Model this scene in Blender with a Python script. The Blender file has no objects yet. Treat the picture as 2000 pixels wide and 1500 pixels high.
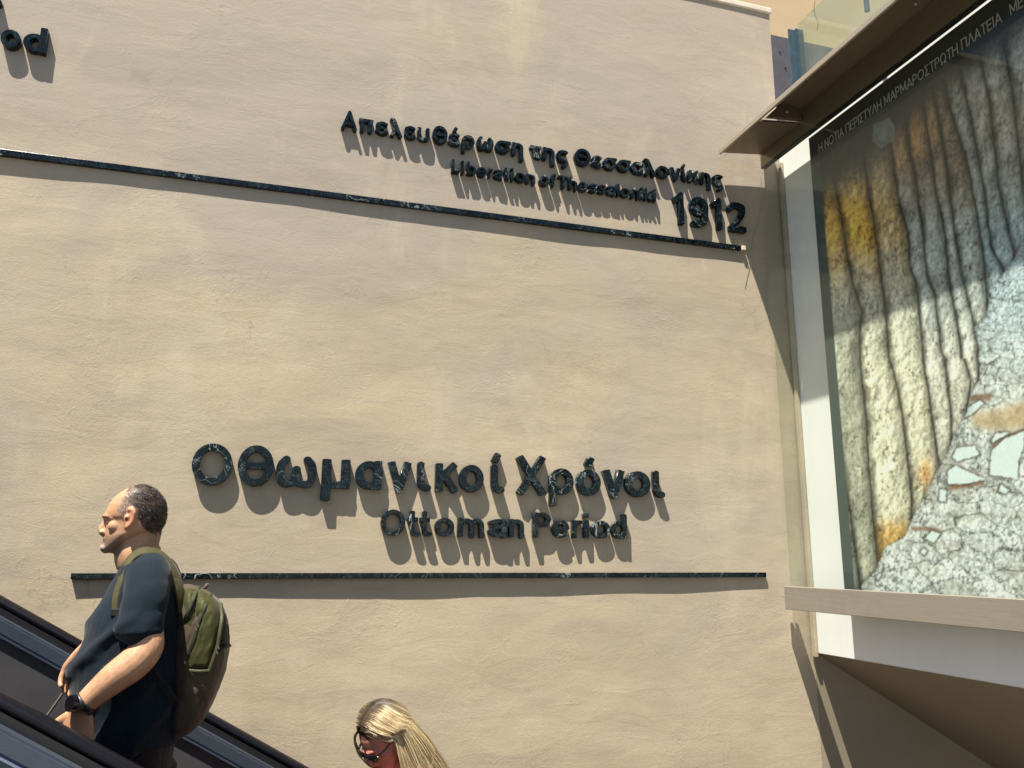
import bpy, bmesh, math, random
import numpy as np
from mathutils import Vector, Matrix

# ------------------------------------------------------------------ camera, sky, sun, exposure
SC = bpy.context.scene
COL = SC.collection
PITCH, YAW, ROLL, FPX = 0.21157509, 0.29782367, 0.0041189, 1585.07
Fv = Vector((math.sin(YAW)*math.cos(PITCH), math.cos(YAW)*math.cos(PITCH), math.sin(PITCH)))
_R = Vector((math.cos(YAW), -math.sin(YAW), 0)); _U = _R.cross(Fv)
Rv = _R*math.cos(ROLL) + _U*math.sin(ROLL); Uv = -_R*math.sin(ROLL) + _U*math.cos(ROLL)
cam = bpy.data.cameras.new('camera'); camo = bpy.data.objects.new('camera', cam); COL.objects.link(camo)
camo.matrix_world = Matrix(((Rv.x, Uv.x, -Fv.x, 0), (Rv.y, Uv.y, -Fv.y, 0), (Rv.z, Uv.z, -Fv.z, 0), (0, 0, 0, 1)))
cam.sensor_width = 36; cam.lens = FPX/2000*36; cam.clip_start = 0.05; cam.clip_end = 1000
SC.camera = camo

SUN = Vector((0.312, 0.265, -1.0)).normalized()          # the way the light travels
world = bpy.data.worlds.new('World'); SC.world = world; world.use_nodes = True
wn = world.node_tree; bg = wn.nodes['Background']
sky = wn.nodes.new('ShaderNodeTexSky'); sky.sky_type = 'NISHITA'; sky.sun_disc = False
sky.sun_elevation = math.asin(-SUN.z); sky.sun_rotation = math.atan2(-SUN.x, -SUN.y)
wn.links.new(sky.outputs[0], bg.inputs[0]); bg.inputs[1].default_value = 0.05
sl = bpy.data.lights.new('sun', 'SUN'); sl.energy = 5.0; sl.angle = math.radians(0.5); sl.color = (1.0, 0.93, 0.82)
so = bpy.data.objects.new('sun', sl); COL.objects.link(so); so.rotation_euler = SUN.to_track_quat('-Z', 'Y').to_euler()
so.location = (-3, -3, 9)
SC.view_settings.view_transform = 'Standard'; SC.view_settings.look = 'None'
SC.view_settings.exposure = 1.33; SC.view_settings.gamma = 1.0
SC.render.engine = 'CYCLES'
SC.cycles.max_bounces = 8; SC.cycles.transparent_max_bounces = 16
SC.cycles.use_denoising = True
SC.cycles.caustics_reflective = False; SC.cycles.blur_glossy = 0.3
SC.cycles.sample_clamp_indirect = 6

# ------------------------------------------------------------------ measuring on real planes
def ray(px, py): return Fv + Rv*((px-1000)/FPX) + Uv*((750-py)/FPX)
def atY(px, py, Y): d = ray(px, py); return d*(Y/d.y)
def atX(px, py, X): d = ray(px, py); return d*(X/d.x)

D = 3.5            # the stucco wall stands 3.5 m away
XC = 2.611         # the corner where the white wall begins
random.seed(7); rng = np.random.default_rng(7)

# ------------------------------------------------------------------ helpers
def tag(o, label=None, cat=None, group=None, kind=None):
    if label: o['label'] = label
    if cat: o['category'] = cat
    if group: o['group'] = group
    if kind: o['kind'] = kind
    return o
def empty(name, loc=(0, 0, 0)):
    o = bpy.data.objects.new(name, None); COL.objects.link(o); o.location = loc; o.empty_display_size = 0.1; return o
def link(name, me, mat, parent=None, smooth=False):
    o = bpy.data.objects.new(name, me); COL.objects.link(o)
    if mat and not me.materials: me.materials.append(mat)
    if parent:
        o.parent = parent; o.matrix_parent_inverse = Matrix.Translation(-parent.location)
    if smooth:
        for p in me.polygons: p.use_smooth = True
    return o
def bmobj(name, bm, mat, parent=None, smooth=False, recalc=True):
    if recalc: bmesh.ops.recalc_face_normals(bm, faces=bm.faces[:])
    me = bpy.data.meshes.new(name); bm.to_mesh(me); bm.free(); return link(name, me, mat, parent, smooth)
def box(bm, x0, x1, y0, y1, z0, z1, bev=0.0):
    vs = [bm.verts.new((x, y, z)) for x in (x0, x1) for y in (y0, y1) for z in (z0, z1)]
    fs = [bm.faces.new([vs[i] for i in q]) for q in ((0, 1, 3, 2), (4, 6, 7, 5), (0, 4, 5, 1), (2, 3, 7, 6), (0, 2, 6, 4), (1, 5, 7, 3))]
    if bev:
        es = list({e for f in fs for e in f.edges})
        bmesh.ops.bevel(bm, geom=es, offset=bev, segments=2, affect='EDGES', profile=0.5)
def prism(bm, poly, axis_vec, caps=True):
    """extrude a 3-D polygon along a vector"""
    n = len(poly); a = [bm.verts.new(p) for p in poly]; b = [bm.verts.new(Vector(p)+Vector(axis_vec)) for p in poly]
    for i in range(n): bm.faces.new((a[i], a[(i+1) % n], b[(i+1) % n], b[i]))
    if caps: bm.faces.new(a[::-1]); bm.faces.new(b)
def catmull(pts, sub=6):
    P = [np.array(p, float) for p in pts]; n = len(P)
    if n < 3: return [tuple(p) for p in P]
    out = []
    for i in range(n-1):
        p0 = P[i-1] if i else 2*P[0]-P[1]; p1, p2 = P[i], P[i+1]; p3 = P[i+2] if i+2 < n else 2*P[-1]-P[-2]
        for k in range(sub):
            t = k/sub
            out.append(0.5*((2*p1)+(p2-p0)*t+(2*p0-5*p1+4*p2-p3)*t*t+(3*p1-p0-3*p2+p3)*t**3))
    out.append(P[-1]); return [tuple(p) for p in out]
def tube(bm, pts, rad, n=12, sub=4, flat=None, up=None):
    """tapered tube through pts; rad one radius per pt (or a number); flat = (wide, thin) scaling with up the thin axis"""
    if not hasattr(rad, '__len__'): rad = [rad]*len(pts)
    q = catmull([tuple(p)+(r,) for p, r in zip(pts, rad)], sub)
    C = [Vector(p[:3]) for p in q]; r = [max(p[3], 1e-4) for p in q]
    rings = []; prev = None
    for i in range(len(C)):
        t = (C[min(i+1, len(C)-1)]-C[max(i-1, 0)]).normalized()
        if up is not None:
            a = Vector(up); a = (a-t*a.dot(t)).normalized()
        elif prev is None:
            a = t.orthogonal().normalized()
        else:
            a = (prev-t*prev.dot(t)).normalized()
        prev = a; b = t.cross(a)
        fa, fb = (1, 1) if flat is None else (flat[1], flat[0])
        rings.append([bm.verts.new(C[i]+a*(math.cos(2*math.pi*k/n)*r[i]*fa)+b*(math.sin(2*math.pi*k/n)*r[i]*fb)) for k in range(n)])
    for i in range(len(rings)-1):
        for k in range(n): bm.faces.new((rings[i][k], rings[i][(k+1) % n], rings[i+1][(k+1) % n], rings[i+1][k]))
    for ring, tt, rr in ((rings[0], C[0]-C[1], r[0]), (rings[-1], C[-1]-C[-2], r[-1])):
        c = sum((v.co for v in ring), Vector())/n + tt.normalized()*rr*(0.6 if flat is None else 0.3)
        cv = bm.verts.new(c)
        for k in range(n): bm.faces.new((ring[k], ring[(k+1) % n], cv))
def ball(bm, c, r, sx=1, sy=1, sz=1, seg=16):
    m = Matrix.Translation(c) @ Matrix.Diagonal((sx, sy, sz, 1))
    bmesh.ops.create_uvsphere(bm, u_segments=seg, v_segments=max(8, seg//2), radius=r, matrix=m)
def loft(bm, rings):
    R = [[bm.verts.new(p) for p in ring] for ring in rings]; n = len(R[0])
    for i in range(len(R)-1):
        for k in range(n): bm.faces.new((R[i][k], R[i][(k+1) % n], R[i+1][(k+1) % n], R[i+1][k]))
    bm.faces.new(R[0][::-1]); bm.faces.new(R[-1])
def sring(x0, x1, y, w, z, n=28, e=2.2, dz=0.0, front=1.0):
    """horizontal superellipse ring between x0 (front) and x1 (back), half width w"""
    c, a = (x0+x1)/2, (x1-x0)/2; out = []
    for k in range(n):
        t = 2*math.pi*k/n; ct, st = math.cos(t), math.sin(t)
        X = math.copysign(abs(ct)**(2/e), ct); Yy = math.copysign(abs(st)**(2/e), st)
        ww = w*(front if ct < 0 else 1.0) if front == 1.0 else w*(1-(1-front)*max(0, -ct)**1.5)
        out.append((c+a*X, y+ww*Yy, z+dz*X))
    return out
def remesh(name, bm, voxel, smooth=3, fac=0.5):
    """one continuous skin round overlapping closed shapes"""
    bmesh.ops.recalc_face_normals(bm, faces=bm.faces[:])
    me = bpy.data.meshes.new(name+'_raw'); bm.to_mesh(me); bm.free()
    o = bpy.data.objects.new(name+'_raw', me); COL.objects.link(o)
    m = o.modifiers.new('r', 'REMESH'); m.mode = 'VOXEL'; m.voxel_size = voxel; m.adaptivity = 0
    if smooth:
        s = o.modifiers.new('s', 'SMOOTH'); s.factor = fac; s.iterations = smooth
    bpy.context.view_layer.update()
    ev = o.evaluated_get(bpy.context.evaluated_depsgraph_get())
    out = bpy.data.meshes.new_from_object(ev); out.name = name; out.materials.clear()
    bpy.data.objects.remove(o); bpy.data.meshes.remove(me); return out
def coords(me):
    a = np.empty(len(me.vertices)*3); me.vertices.foreach_get('co', a); return a.reshape(-1, 3)
def normals(me):
    a = np.empty(len(me.vertices)*3); me.vertices.foreach_get('normal', a); return a.reshape(-1, 3)
def setcol(me, rgb, name='tint'):
    a = me.color_attributes.new(name, 'FLOAT_COLOR', 'POINT'); c = np.ones((len(me.vertices), 4)); c[:, :3] = rgb
    a.data.foreach_set('color', c.ravel().astype(np.float32))
# numpy noise
def _h(ix, iy, s):
    v = np.sin(ix*127.1+iy*311.7+s*74.7)*43758.5453; return v-np.floor(v)
def vnoise(x, y, s=0):
    ix, iy = np.floor(x), np.floor(y); fx, fy = x-ix, y-iy; fx = fx*fx*(3-2*fx); fy = fy*fy*(3-2*fy)
    return (_h(ix, iy, s)*(1-fx)+_h(ix+1, iy, s)*fx)*(1-fy)+(_h(ix, iy+1, s)*(1-fx)+_h(ix+1, iy+1, s)*fx)*fy
def fbm(x, y, s=0, o=5, g=0.55):
    t = 0; a = 1; n = 0
    for k in range(o): t = t+a*vnoise(x*2**k+17.3*k, y*2**k-9.1*k, s+k); n += a; a *= g
    return t/n
def worley(x, y, s=0):
    ix, iy = np.floor(x), np.floor(y); d1 = np.full(x.shape, 9.0); d2 = d1.copy(); cid = np.zeros(x.shape)
    for i in (-1, 0, 1):
        for j in (-1, 0, 1):
            cx, cy = ix+i, iy+j; px = cx+_h(cx, cy, s); py = cy+_h(cx, cy, s+5); d = np.hypot(px-x, py-y)
            cid = np.where(d < d1, _h(cx, cy, s+9), cid)
            d2 = np.where(d < d1, d1, np.minimum(d2, d)); d1 = np.minimum(d1, d)
    return d1, d2, cid
def sst(x, a, b): t = np.clip((x-a)/(b-a), 0, 1); return t*t*(3-2*t)

# ------------------------------------------------------------------ materials
class NT:
    def __init__(s, name):
        s.m = bpy.data.materials.new(name); s.m.use_nodes = True; s.t = s.m.node_tree
        s.b = s.t.nodes['Principled BSDF']; s.out = s.t.nodes['Material Output']
    def n(s, typ, **kw):
        nd = s.t.nodes.new(typ)
        for k, v in kw.items(): setattr(nd, k, v)
        return nd
    def l(s, a, b): s.t.links.new(a, b)
    def coord(s, kind='Object', scale=(1, 1, 1), rand=False):
        tc = s.n('ShaderNodeTexCoord'); mp = s.n('ShaderNodeMapping'); mp.inputs['Scale'].default_value = scale
        s.l(tc.outputs[kind], mp.inputs[0])
        if rand:
            oi = s.n('ShaderNodeObjectInfo'); mu = s.n('ShaderNodeMath', operation='MULTIPLY'); mu.inputs[1].default_value = 37
            s.l(oi.outputs['Random'], mu.inputs[0]); s.l(mu.outputs[0], mp.inputs['Location'])
        return mp.outputs[0]
    def noise(s, vec, scale, detail=6, rough=0.6, dist=0.0):
        nz = s.n('ShaderNodeTexNoise'); nz.inputs['Scale'].default_value = scale; nz.inputs['Detail'].default_value = detail
        nz.inputs['Roughness'].default_value = rough; nz.inputs['Distortion'].default_value = dist
        if vec: s.l(vec, nz.inputs['Vector'])
        return nz.outputs['Fac']
    def ramp(s, fac, stops):
        r = s.n('ShaderNodeValToRGB'); e = r.color_ramp.elements
        while len(e) < len(stops): e.new(0.5)
        for i, (p, c) in enumerate(stops): e[i].position = p; e[i].color = tuple(c)+(1,) if hasattr(c, '__len__') else (c, c, c, 1)
        s.l(fac, r.inputs[0]); return r.outputs[0]
    def mix(s, fac, a, b, mode='MIX'):
        m = s.n('ShaderNodeMix', data_type='RGBA', blend_type=mode)
        for v, i in ((fac, 0), (a, 6), (b, 7)):
            if hasattr(v, 'is_output'): s.l(v, m.inputs[i])
            else: m.inputs[i].default_value = (tuple(v)+(1,)) if hasattr(v, '__len__') else v
        return m.outputs[2]
    def bump(s, h, strength, dist, prev=None):
        b = s.n('ShaderNodeBump'); b.inputs['Strength'].default_value = strength; b.inputs['Distance'].default_value = dist
        s.l(h, b.inputs['Height'])
        if prev: s.l(prev, b.inputs['Normal'])
        return b.outputs[0]
    def math(s, op, a, b=0.0):
        m = s.n('ShaderNodeMath', operation=op)
        for v, i in ((a, 0), (b, 1)):
            if hasattr(v, 'is_output'): s.l(v, m.inputs[i])
            else: m.inputs[i].default_value = v
        return m.outputs[0]
    def done(s, base=None, rough=None, metal=None, normal=None, spec=None, **kw):
        I = s.b.inputs
        for v, k in ((base, 'Base Color'), (rough, 'Roughness'), (metal, 'Metallic'), (normal, 'Normal'), (spec, 'Specular IOR Level')):
            if v is None: continue
            if hasattr(v, 'is_output'): s.l(v, I[k])
            else: I[k].default_value = (tuple(v)+(1,)) if hasattr(v, '__len__') else v
        for k, v in kw.items(): I[k.replace('_', ' ')].default_value = v
        return s.m

def m_stucco(name, a, b, c, bumpy=1.0, stains=True):
    t = NT(name); v = t.coord('Object', (1, 1, 1)); vs = t.coord('Object', (0.55, 1, 1.35))
    n1 = t.noise(vs, 1.3, 8, 0.62, 0.5); n2 = t.noise(vs, 4.5, 7, 0.65, 0.8); n3 = t.noise(v, 70, 4, 0.6)
    base = t.mix(t.ramp(n1, [(0.33, 0.0), (0.68, 1.0)]), a, b)
    base = t.mix(t.math('MULTIPLY', t.ramp(n2, [(0.46, 0.0), (0.72, 1.0)]), 0.75), base, c)
    base = t.mix(t.math('MULTIPLY', t.ramp(n3, [(0.35, 1.0), (0.55, 0.0)]), 0.15), base, [q*0.72 for q in c])
    if stains:
        cl = t.noise(t.coord('Object', (0.8, 1, 1.0)), 0.85, 6, 0.6, 0.9); sm = t.noise(t.coord('Object', (0.45, 1, 1.6)), 2.6, 7, 0.66, 1.0)
        sz = t.n('ShaderNodeSeparateXYZ'); t.l(v, sz.inputs[0])
        up = t.math('MULTIPLY_ADD', sz.outputs[2], 0.075); up.node.inputs[2].default_value = -0.06          # greyer towards the coping
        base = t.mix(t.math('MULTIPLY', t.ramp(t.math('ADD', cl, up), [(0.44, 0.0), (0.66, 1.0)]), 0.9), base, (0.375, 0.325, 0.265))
        base = t.mix(t.math('MULTIPLY', t.ramp(sm, [(0.50, 0.0), (0.66, 1.0)]), 0.55), base, (0.35, 0.295, 0.23))
        base = t.mix(t.math('MULTIPLY', t.ramp(t.noise(t.coord('Object', (1.4, 1, 0.5)), 1.9, 7, 0.65, 0.6), [(0.54, 0.0), (0.72, 1.0)]), 0.5), base, (0.545, 0.475, 0.35))
        ck = t.math('ABSOLUTE', t.math('SUBTRACT', t.noise(t.coord('Object', (1, 1, 0.7)), 1.7, 5, 0.62, 0.4), 0.5))
        base = t.mix(t.math('MULTIPLY', t.math('MULTIPLY', t.ramp(ck, [(0.0, 1.0), (0.0022, 0.0)]), t.ramp(t.noise(v, 1.1, 2, 0.5), [(0.55, 0.0), (0.62, 1.0)])), 0.35), base, (0.22, 0.18, 0.13))
        # damp, brushed-over rectangular patches up on the wall
        sep = t.n('ShaderNodeSeparateXYZ'); t.l(v, sep.inputs[0])
        for (cx, cz, hx, hz, k) in ((-0.62, 2.04, 0.065, 0.05, 0.45), (-0.40, 1.56, 0.12, 0.03, 0.2), (0.9, 2.1, 0.5, 0.05, 0.12), (1.05, 0.93, 0.05, 0.09, 0.14)):
            jx = t.math('MULTIPLY_ADD', t.noise(v, 22, 5, 0.7), 0.07); jx.node.inputs[2].default_value = -0.035
            dx = t.math('SUBTRACT', t.math('ABSOLUTE', t.math('SUBTRACT', sep.outputs[0], cx)), hx)
            dz = t.math('SUBTRACT', t.math('ABSOLUTE', t.math('SUBTRACT', sep.outputs[2], cz)), hz)
            d = t.math('ADD', t.math('MAXIMUM', dx, dz), jx)
            base = t.mix(t.math('MULTIPLY', t.ramp(t.math('MULTIPLY_ADD', d, 12.0), [(0.0, 1.0), (0.35, 0.0)]), k), base, [q*0.62 for q in c])
    vt = t.coord('Object', (0.35, 1, 1.0)); vd = t.coord('Object', (0.8, 1, 0.8))
    broad = t.noise(vt, 3.2, 4, 0.5, 0.4); trow = t.noise(vt, 11, 6, 0.62, 1.2)
    ridge = t.math('ABSOLUTE', t.math('SUBTRACT', t.noise(vd, 7.5, 3, 0.5, 1.8), 0.5))       # trowel edges: thin creases
    crease = t.math('MULTIPLY', t.ramp(ridge, [(0.0, 1.0), (0.022, 0.0)]), t.ramp(t.noise(v, 5.0, 3, 0.5), [(0.56, 0.0), (0.68, 1.0)]))
    chips = t.math('MULTIPLY', t.ramp(t.noise(v, 34, 5, 0.7, 0.4), [(0.5, 0.0), (0.66, 1.0)]), t.ramp(t.noise(v, 3.1, 4, 0.6), [(0.52, 0.0), (0.66, 1.0)]))
    nb = t.bump(broad, 0.10*bumpy, 0.03); nb = t.bump(trow, 0.13*bumpy, 0.010, nb); nb = t.bump(crease, 0.10*bumpy, 0.004, nb)
    nb = t.bump(chips, 0.16*bumpy, 0.004, nb); nb = t.bump(t.noise(v, 160, 4, 0.65), 0.42*bumpy, 0.0018, nb)
    base = t.mix(t.math('MULTIPLY', crease, 0.08), base, [q*0.55 for q in c])
    return t.done(base, 0.88, normal=nb, spec=0.25)

def m_marble():
    t = NT('dark_green_marble'); v = t.coord('Object', (1, 1, 1), rand=True)
    n1 = t.noise(v, 7, 8, 0.65, 1.2); n2 = t.noise(v, 26, 6, 0.65, 0.8)
    base = t.mix(t.ramp(n1, [(0.35, 0.0), (0.7, 1.0)]), (0.0015, 0.003, 0.005), (0.005, 0.012, 0.016))
    base = t.mix(t.math('MULTIPLY', t.ramp(n2, [(0.55, 0.0), (0.75, 1.0)]), 0.6), base, (0.014, 0.034, 0.038))
    r1 = t.math('ABSOLUTE', t.math('SUBTRACT', t.noise(v, 6.5, 5, 0.55, 1.6), 0.5))
    r2 = t.math('ABSOLUTE', t.math('SUBTRACT', t.noise(v, 17, 4, 0.6, 1.0), 0.5))
    base = t.mix(t.math('MULTIPLY', t.ramp(r2, [(0.0, 1.0), (0.018, 0.0)]), 0.28), base, (0.10, 0.15, 0.16))
    msk = t.ramp(t.noise(v, 3.0, 3, 0.5), [(0.50, 0.0), (0.66, 1.0)])
    base = t.mix(t.math('MULTIPLY', t.ramp(r1, [(0.0, 1.0), (0.012, 0.0)]), msk), base, (0.36, 0.42, 0.41))
    base = t.mix(t.ramp(t.noise(v, 9, 5, 0.6, 1.5), [(0.70, 0.0), (0.73, 1.0)]), base, (0.5, 0.53, 0.5))
    return t.done(base, t.ramp(n2, [(0.3, 0.10), (0.8, 0.24)]), normal=t.bump(n2, 0.12, 0.002), spec=0.32)

def m_metal(name, col, rough=0.4, metal=0.75, streak=(1, 40, 1), var=0.25, bump=0.05):
    t = NT(name); v = t.coord('Object', streak); v1 = t.coord('Object')
    n1 = t.noise(v, 6, 6, 0.6); n2 = t.noise(v1, 3.5, 7, 0.65, 0.5)
    base = t.mix(t.ramp(n1, [(0.3, 0.0), (0.7, 1.0)]), [c*(1-var) for c in col], [c*(1+var*0.6) for c in col])
    base = t.mix(t.math('MULTIPLY', t.ramp(n2, [(0.5, 0.0), (0.72, 1.0)]), 0.4), base, [c*0.6 for c in col])
    return t.done(base, t.ramp(n2, [(0.3, max(0.05, rough-0.1)), (0.75, min(1, rough+0.15))]), metal, t.bump(n1, bump, 0.002))

def m_paint(name, col, rough=0.5, var=0.08, scale=4, dirt=0.25, bump=0.05, fine=120):
    t = NT(name); v = t.coord('Object'); vz = t.coord('Object', (3, 3, 0.35))
    n1 = t.noise(v, scale, 7, 0.62, 0.3); n2 = t.noise(vz, 5, 6, 0.65, 0.2)
    base = t.mix(t.ramp(n1, [(0.3, 0.0), (0.7, 1.0)]), [c*(1-var) for c in col], [min(1, c*(1+var)) for c in col])
    base = t.mix(t.math('MULTIPLY', t.ramp(n2, [(0.55, 0.0), (0.78, 1.0)]), dirt), base, [c*0.55 for c in col])
    return t.done(base, rough, normal=t.bump(t.noise(v, fine, 4, 0.6), bump, 0.002))

def m_glass(name, tint, rough=0.0, ior=1.5, dust=0.03):
    t = NT(name); t.t.nodes.remove(t.b)
    tr = t.n('ShaderNodeBsdfTransparent'); tr.inputs[0].default_value = tuple(tint)+(1,)
    gl = t.n('ShaderNodeBsdfGlossy'); gl.inputs['Roughness'].default_value = rough; gl.inputs['Color'].default_value = (0.9, 1, 0.95, 1)
    fr = t.n('ShaderNodeFresnel'); ge = t.n('ShaderNodeNewGeometry')
    t.l(t.math('MULTIPLY_ADD', ge.outputs['Backfacing'], 1/ior-ior), fr.inputs[0]); fr.inputs[0].links[0].from_node.inputs[2].default_value = ior
    mx = t.n('ShaderNodeMixShader'); t.l(fr.outputs[0], mx.inputs[0]); t.l(tr.outputs[0], mx.inputs[1]); t.l(gl.outputs[0], mx.inputs[2])
    df = t.n('ShaderNodeBsdfDiffuse'); df.inputs[0].default_value = (0.55, 0.6, 0.55, 1)
    m2 = t.n('ShaderNodeMixShader'); v = t.coord('Object')
    t.l(t.math('MULTIPLY', t.ramp(t.noise(v, 3, 7, 0.65), [(0.35, 0.35), (0.75, 1.0)]), dust), m2.inputs[0])
    t.l(mx.outputs[0], m2.inputs[1]); t.l(df.outputs[0], m2.inputs[2]); t.l(m2.outputs[0], t.out.inputs[0]); return t.m

def m_attr(name, rough=0.6, noise_scale=60, amount=0.2, bump=0.1, bdist=0.002, sss=0.0, spec=0.5, sheen=0.0, aniso=False):
    t = NT(name); at = t.n('ShaderNodeAttribute', attribute_name='tint'); v = t.coord('Object')
    n1 = t.noise(v, noise_scale, 6, 0.65)
    f = t.ramp(n1, [(0.3, 1-amount), (0.7, 1+amount*0.6 if amount < 0.6 else 1.3)])
    base = t.mix(1.0, at.outputs['Color'], f, 'MULTIPLY')
    kw = {}
    if sss: kw['Subsurface_Weight'] = sss
    m = t.done(base, rough, normal=t.bump(n1, bump, bdist), spec=spec, **kw)
    if sss: t.b.inputs['Subsurface Radius'].default_value = (1.0, 0.35, 0.2); t.b.inputs['Subsurface Scale'].default_value = 0.006
    if sheen: t.b.inputs['Sheen Weight'].default_value = sheen
    return m

def m_cloth(name, col, weave=900, rough=0.85, var=0.15, sheen=0.2, wr=0.25):
    t = NT(name); v = t.coord('Object'); n1 = t.noise(v, 14, 6, 0.6, 0.6)
    base = t.mix(t.ramp(n1, [(0.3, 0.0), (0.7, 1.0)]), [c*(1-var) for c in col], [c*(1+var) for c in col])
    nb = t.bump(t.noise(t.coord('Object', (1, 1, 0.6)), 16, 4, 0.5, 1.0), wr, 0.02); nb = t.bump(t.noise(v, weave, 2, 0.5), 0.15, 0.0008, nb)
    m = t.done(base, rough, normal=nb, spec=0.2); t.b.inputs['Sheen Weight'].default_value = sheen; t.b.inputs['Sheen Roughness'].default_value = 0.5; return m

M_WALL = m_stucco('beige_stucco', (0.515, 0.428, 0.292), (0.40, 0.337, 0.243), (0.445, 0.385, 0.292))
M_UPPER = m_stucco('ochre_stucco', (0.52, 0.39, 0.23), (0.48, 0.36, 0.22), (0.5, 0.39, 0.26), 0.5, False)
M_COPE = m_paint('limestone', (0.62, 0.55, 0.44), 0.8, 0.12, 9, 0.3, 0.3)
M_MARBLE = m_marble()
M_WHITE = m_paint('white_wall_paint', (0.82, 0.83, 0.82), 0.7, 0.03, 3, 0.12, 0.12, 60)
M_BOXDARK = m_paint('board_edge_paint', (0.05, 0.055, 0.055), 0.4, 0.1)
M_BRONZE = m_metal('bronze_steel', (0.25, 0.195, 0.135), 0.42, 0.5, (40, 1, 40), 0.2)
M_LIP = m_metal('satin_steel', (0.48, 0.42, 0.33), 0.4, 0.5, (40, 1, 40), 0.15)
M_CHANNEL = m_metal('grey_brown_aluminium', (0.36, 0.33, 0.28), 0.45, 0.5, (40, 1, 40), 0.12)
M_GLASS = m_glass('green_glass', (0.97, 0.99, 0.972), 0.0, 1.22, 0.006)
M_RAILGLASS = m_glass('railing_glass', (0.86, 0.915, 0.85), 0.0, 1.4, 0.13)
M_BLUEGLASS = m_paint('blue_grey_glass_edge', (0.05, 0.085, 0.115), 0.25, 0.25, 20)
M_SLATE = m_paint('slate_metal', (0.075, 0.07, 0.085), 0.55, 0.2, 8)
M_BLACK = m_paint('black_metal', (0.012, 0.012, 0.013), 0.4, 0.1)
M_RUBBER = m_paint('black_rubber', (0.004, 0.004, 0.007), 0.36, 0.3, 14, 0.2, 0.1, 200)
M_RUBBER.node_tree.nodes['Principled BSDF'].inputs['Specular IOR Level'].default_value = 0.25
M_PANEL = m_metal('dark_grey_steel', (0.075, 0.075, 0.082), 0.5, 0.35, (1, 1, 1), 0.08, 0.03)
M_PROFILE = m_metal('grey_blue_profile', (0.062, 0.078, 0.105), 0.40, 0.4, (1, 60, 60), 0.12)
M_EDGE = m_metal('polished_trim', (0.33, 0.42, 0.62), 0.22, 0.9, (1, 60, 60), 0.05)
M_STEP = m_metal('ribbed_aluminium', (0.2, 0.2, 0.2), 0.45, 0.6)
M_GROUND = m_paint('pale_paving', (0.13, 0.125, 0.12), 0.85, 0.15, 1.5, 0.2, 0.3, 40)
M_UNDER = m_stucco('shade_darkened_stucco', (0.33, 0.27, 0.19), (0.29, 0.24, 0.17), (0.31, 0.26, 0.19), 0.4, False)  # darkened copy of the wall stucco, shade under the overhang put into the colour

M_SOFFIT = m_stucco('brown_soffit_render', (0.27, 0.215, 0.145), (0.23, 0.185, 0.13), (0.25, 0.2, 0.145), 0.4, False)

# ------------------------------------------------------------------ ground and walls
bm = bmesh.new(); N = 24
for i in range(N+1):
    for j in range(N+1): bm.verts.new((-300+600*i/N, -300+600*j/N, -5.2))
bm.verts.ensure_lookup_table()
for i in range(N):
    for j in range(N):
        a = i*(N+1)+j; bm.faces.new([bm.verts[q] for q in (a, a+N+1, a+N+2, a+1)])
tag(bmobj('ground', bm, M_GROUND), kind='structure')

# stucco wall: hand-trowelled, so its face really undulates
def undulate(X, Z):
    return 0.0075*(fbm(X*0.9+3, Z*1.3, 3, 3)-0.5)*1.6 + 0.002*(fbm(X*3.1, Z*4.7, 8, 3)-0.5)*2 + 0.003*np.cos(X*2.2+0.6)
TOP = 3.06
def wall_grid(x0, x1, z0, z1, y, nx, nz, top_slope=0.0):
    X = np.linspace(x0, x1, nx); Z = np.linspace(z0, z1, nz); XX, ZZ = np.meshgrid(X, Z)
    edge = np.minimum(1, np.minimum((x1-XX)/0.12, 1)); YY = y - undulate(XX, ZZ)*np.clip(edge, 0, 1)
    V = np.stack([XX, YY, ZZ], -1).reshape(-1, 3)
    idx = np.arange(nx*nz).reshape(nz, nx)
    Fq = np.stack([idx[:-1, :-1], idx[:-1, 1:], idx[1:, 1:], idx[1:, :-1]], -1).reshape(-1, 4)
    return V, Fq, idx
V, Fq, idx = wall_grid(-6.0, XC, -5.3, TOP, D, 480, 430)
per = np.concatenate([idx[0, :-1], idx[:-1, -1], idx[-1, :0:-1], idx[:0:-1, 0]])
nb = len(V); back = V[per].copy(); back[:, 1] = D+0.30
m = len(per); V2 = np.concatenate([V, back, V[per]]); faces = [tuple(q) for q in Fq.tolist()]
for k in range(m): faces.append((nb+m+k, nb+k, nb+(k+1) % m, nb+m+(k+1) % m))
faces.append(tuple(range(nb, nb+m)))
wall = empty('stucco_wall', (0, D, -5.2)); tag(wall, 'tall beige stucco wall with trowel marks and dark marble lettering', 'wall')
me = bpy.data.meshes.new('wall_face'); me.from_pydata(V2.tolist(), [], faces); me.update()
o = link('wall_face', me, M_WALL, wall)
for p in me.polygons[:len(Fq)]: p.use_smooth = True
bm = bmesh.new()
for i in range(7):                                        # coping slabs with thin joints
    box(bm, XC+0.012-1.25*(i+1)+0.006, XC+0.012-1.25*i, D-0.012, D+0.33, TOP+0.002, TOP+0.038, 0.006)
bmobj('coping', bm, M_COPE, wall)

# lower wall that carries on to the right under the overhanging white box
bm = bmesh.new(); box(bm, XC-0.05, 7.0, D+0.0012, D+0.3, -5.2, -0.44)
tag(bmobj('lower_wall', bm, M_UNDER), 'stucco wall with shade put into its brown colour, running on beneath the overhanging white building', 'wall')

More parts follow.
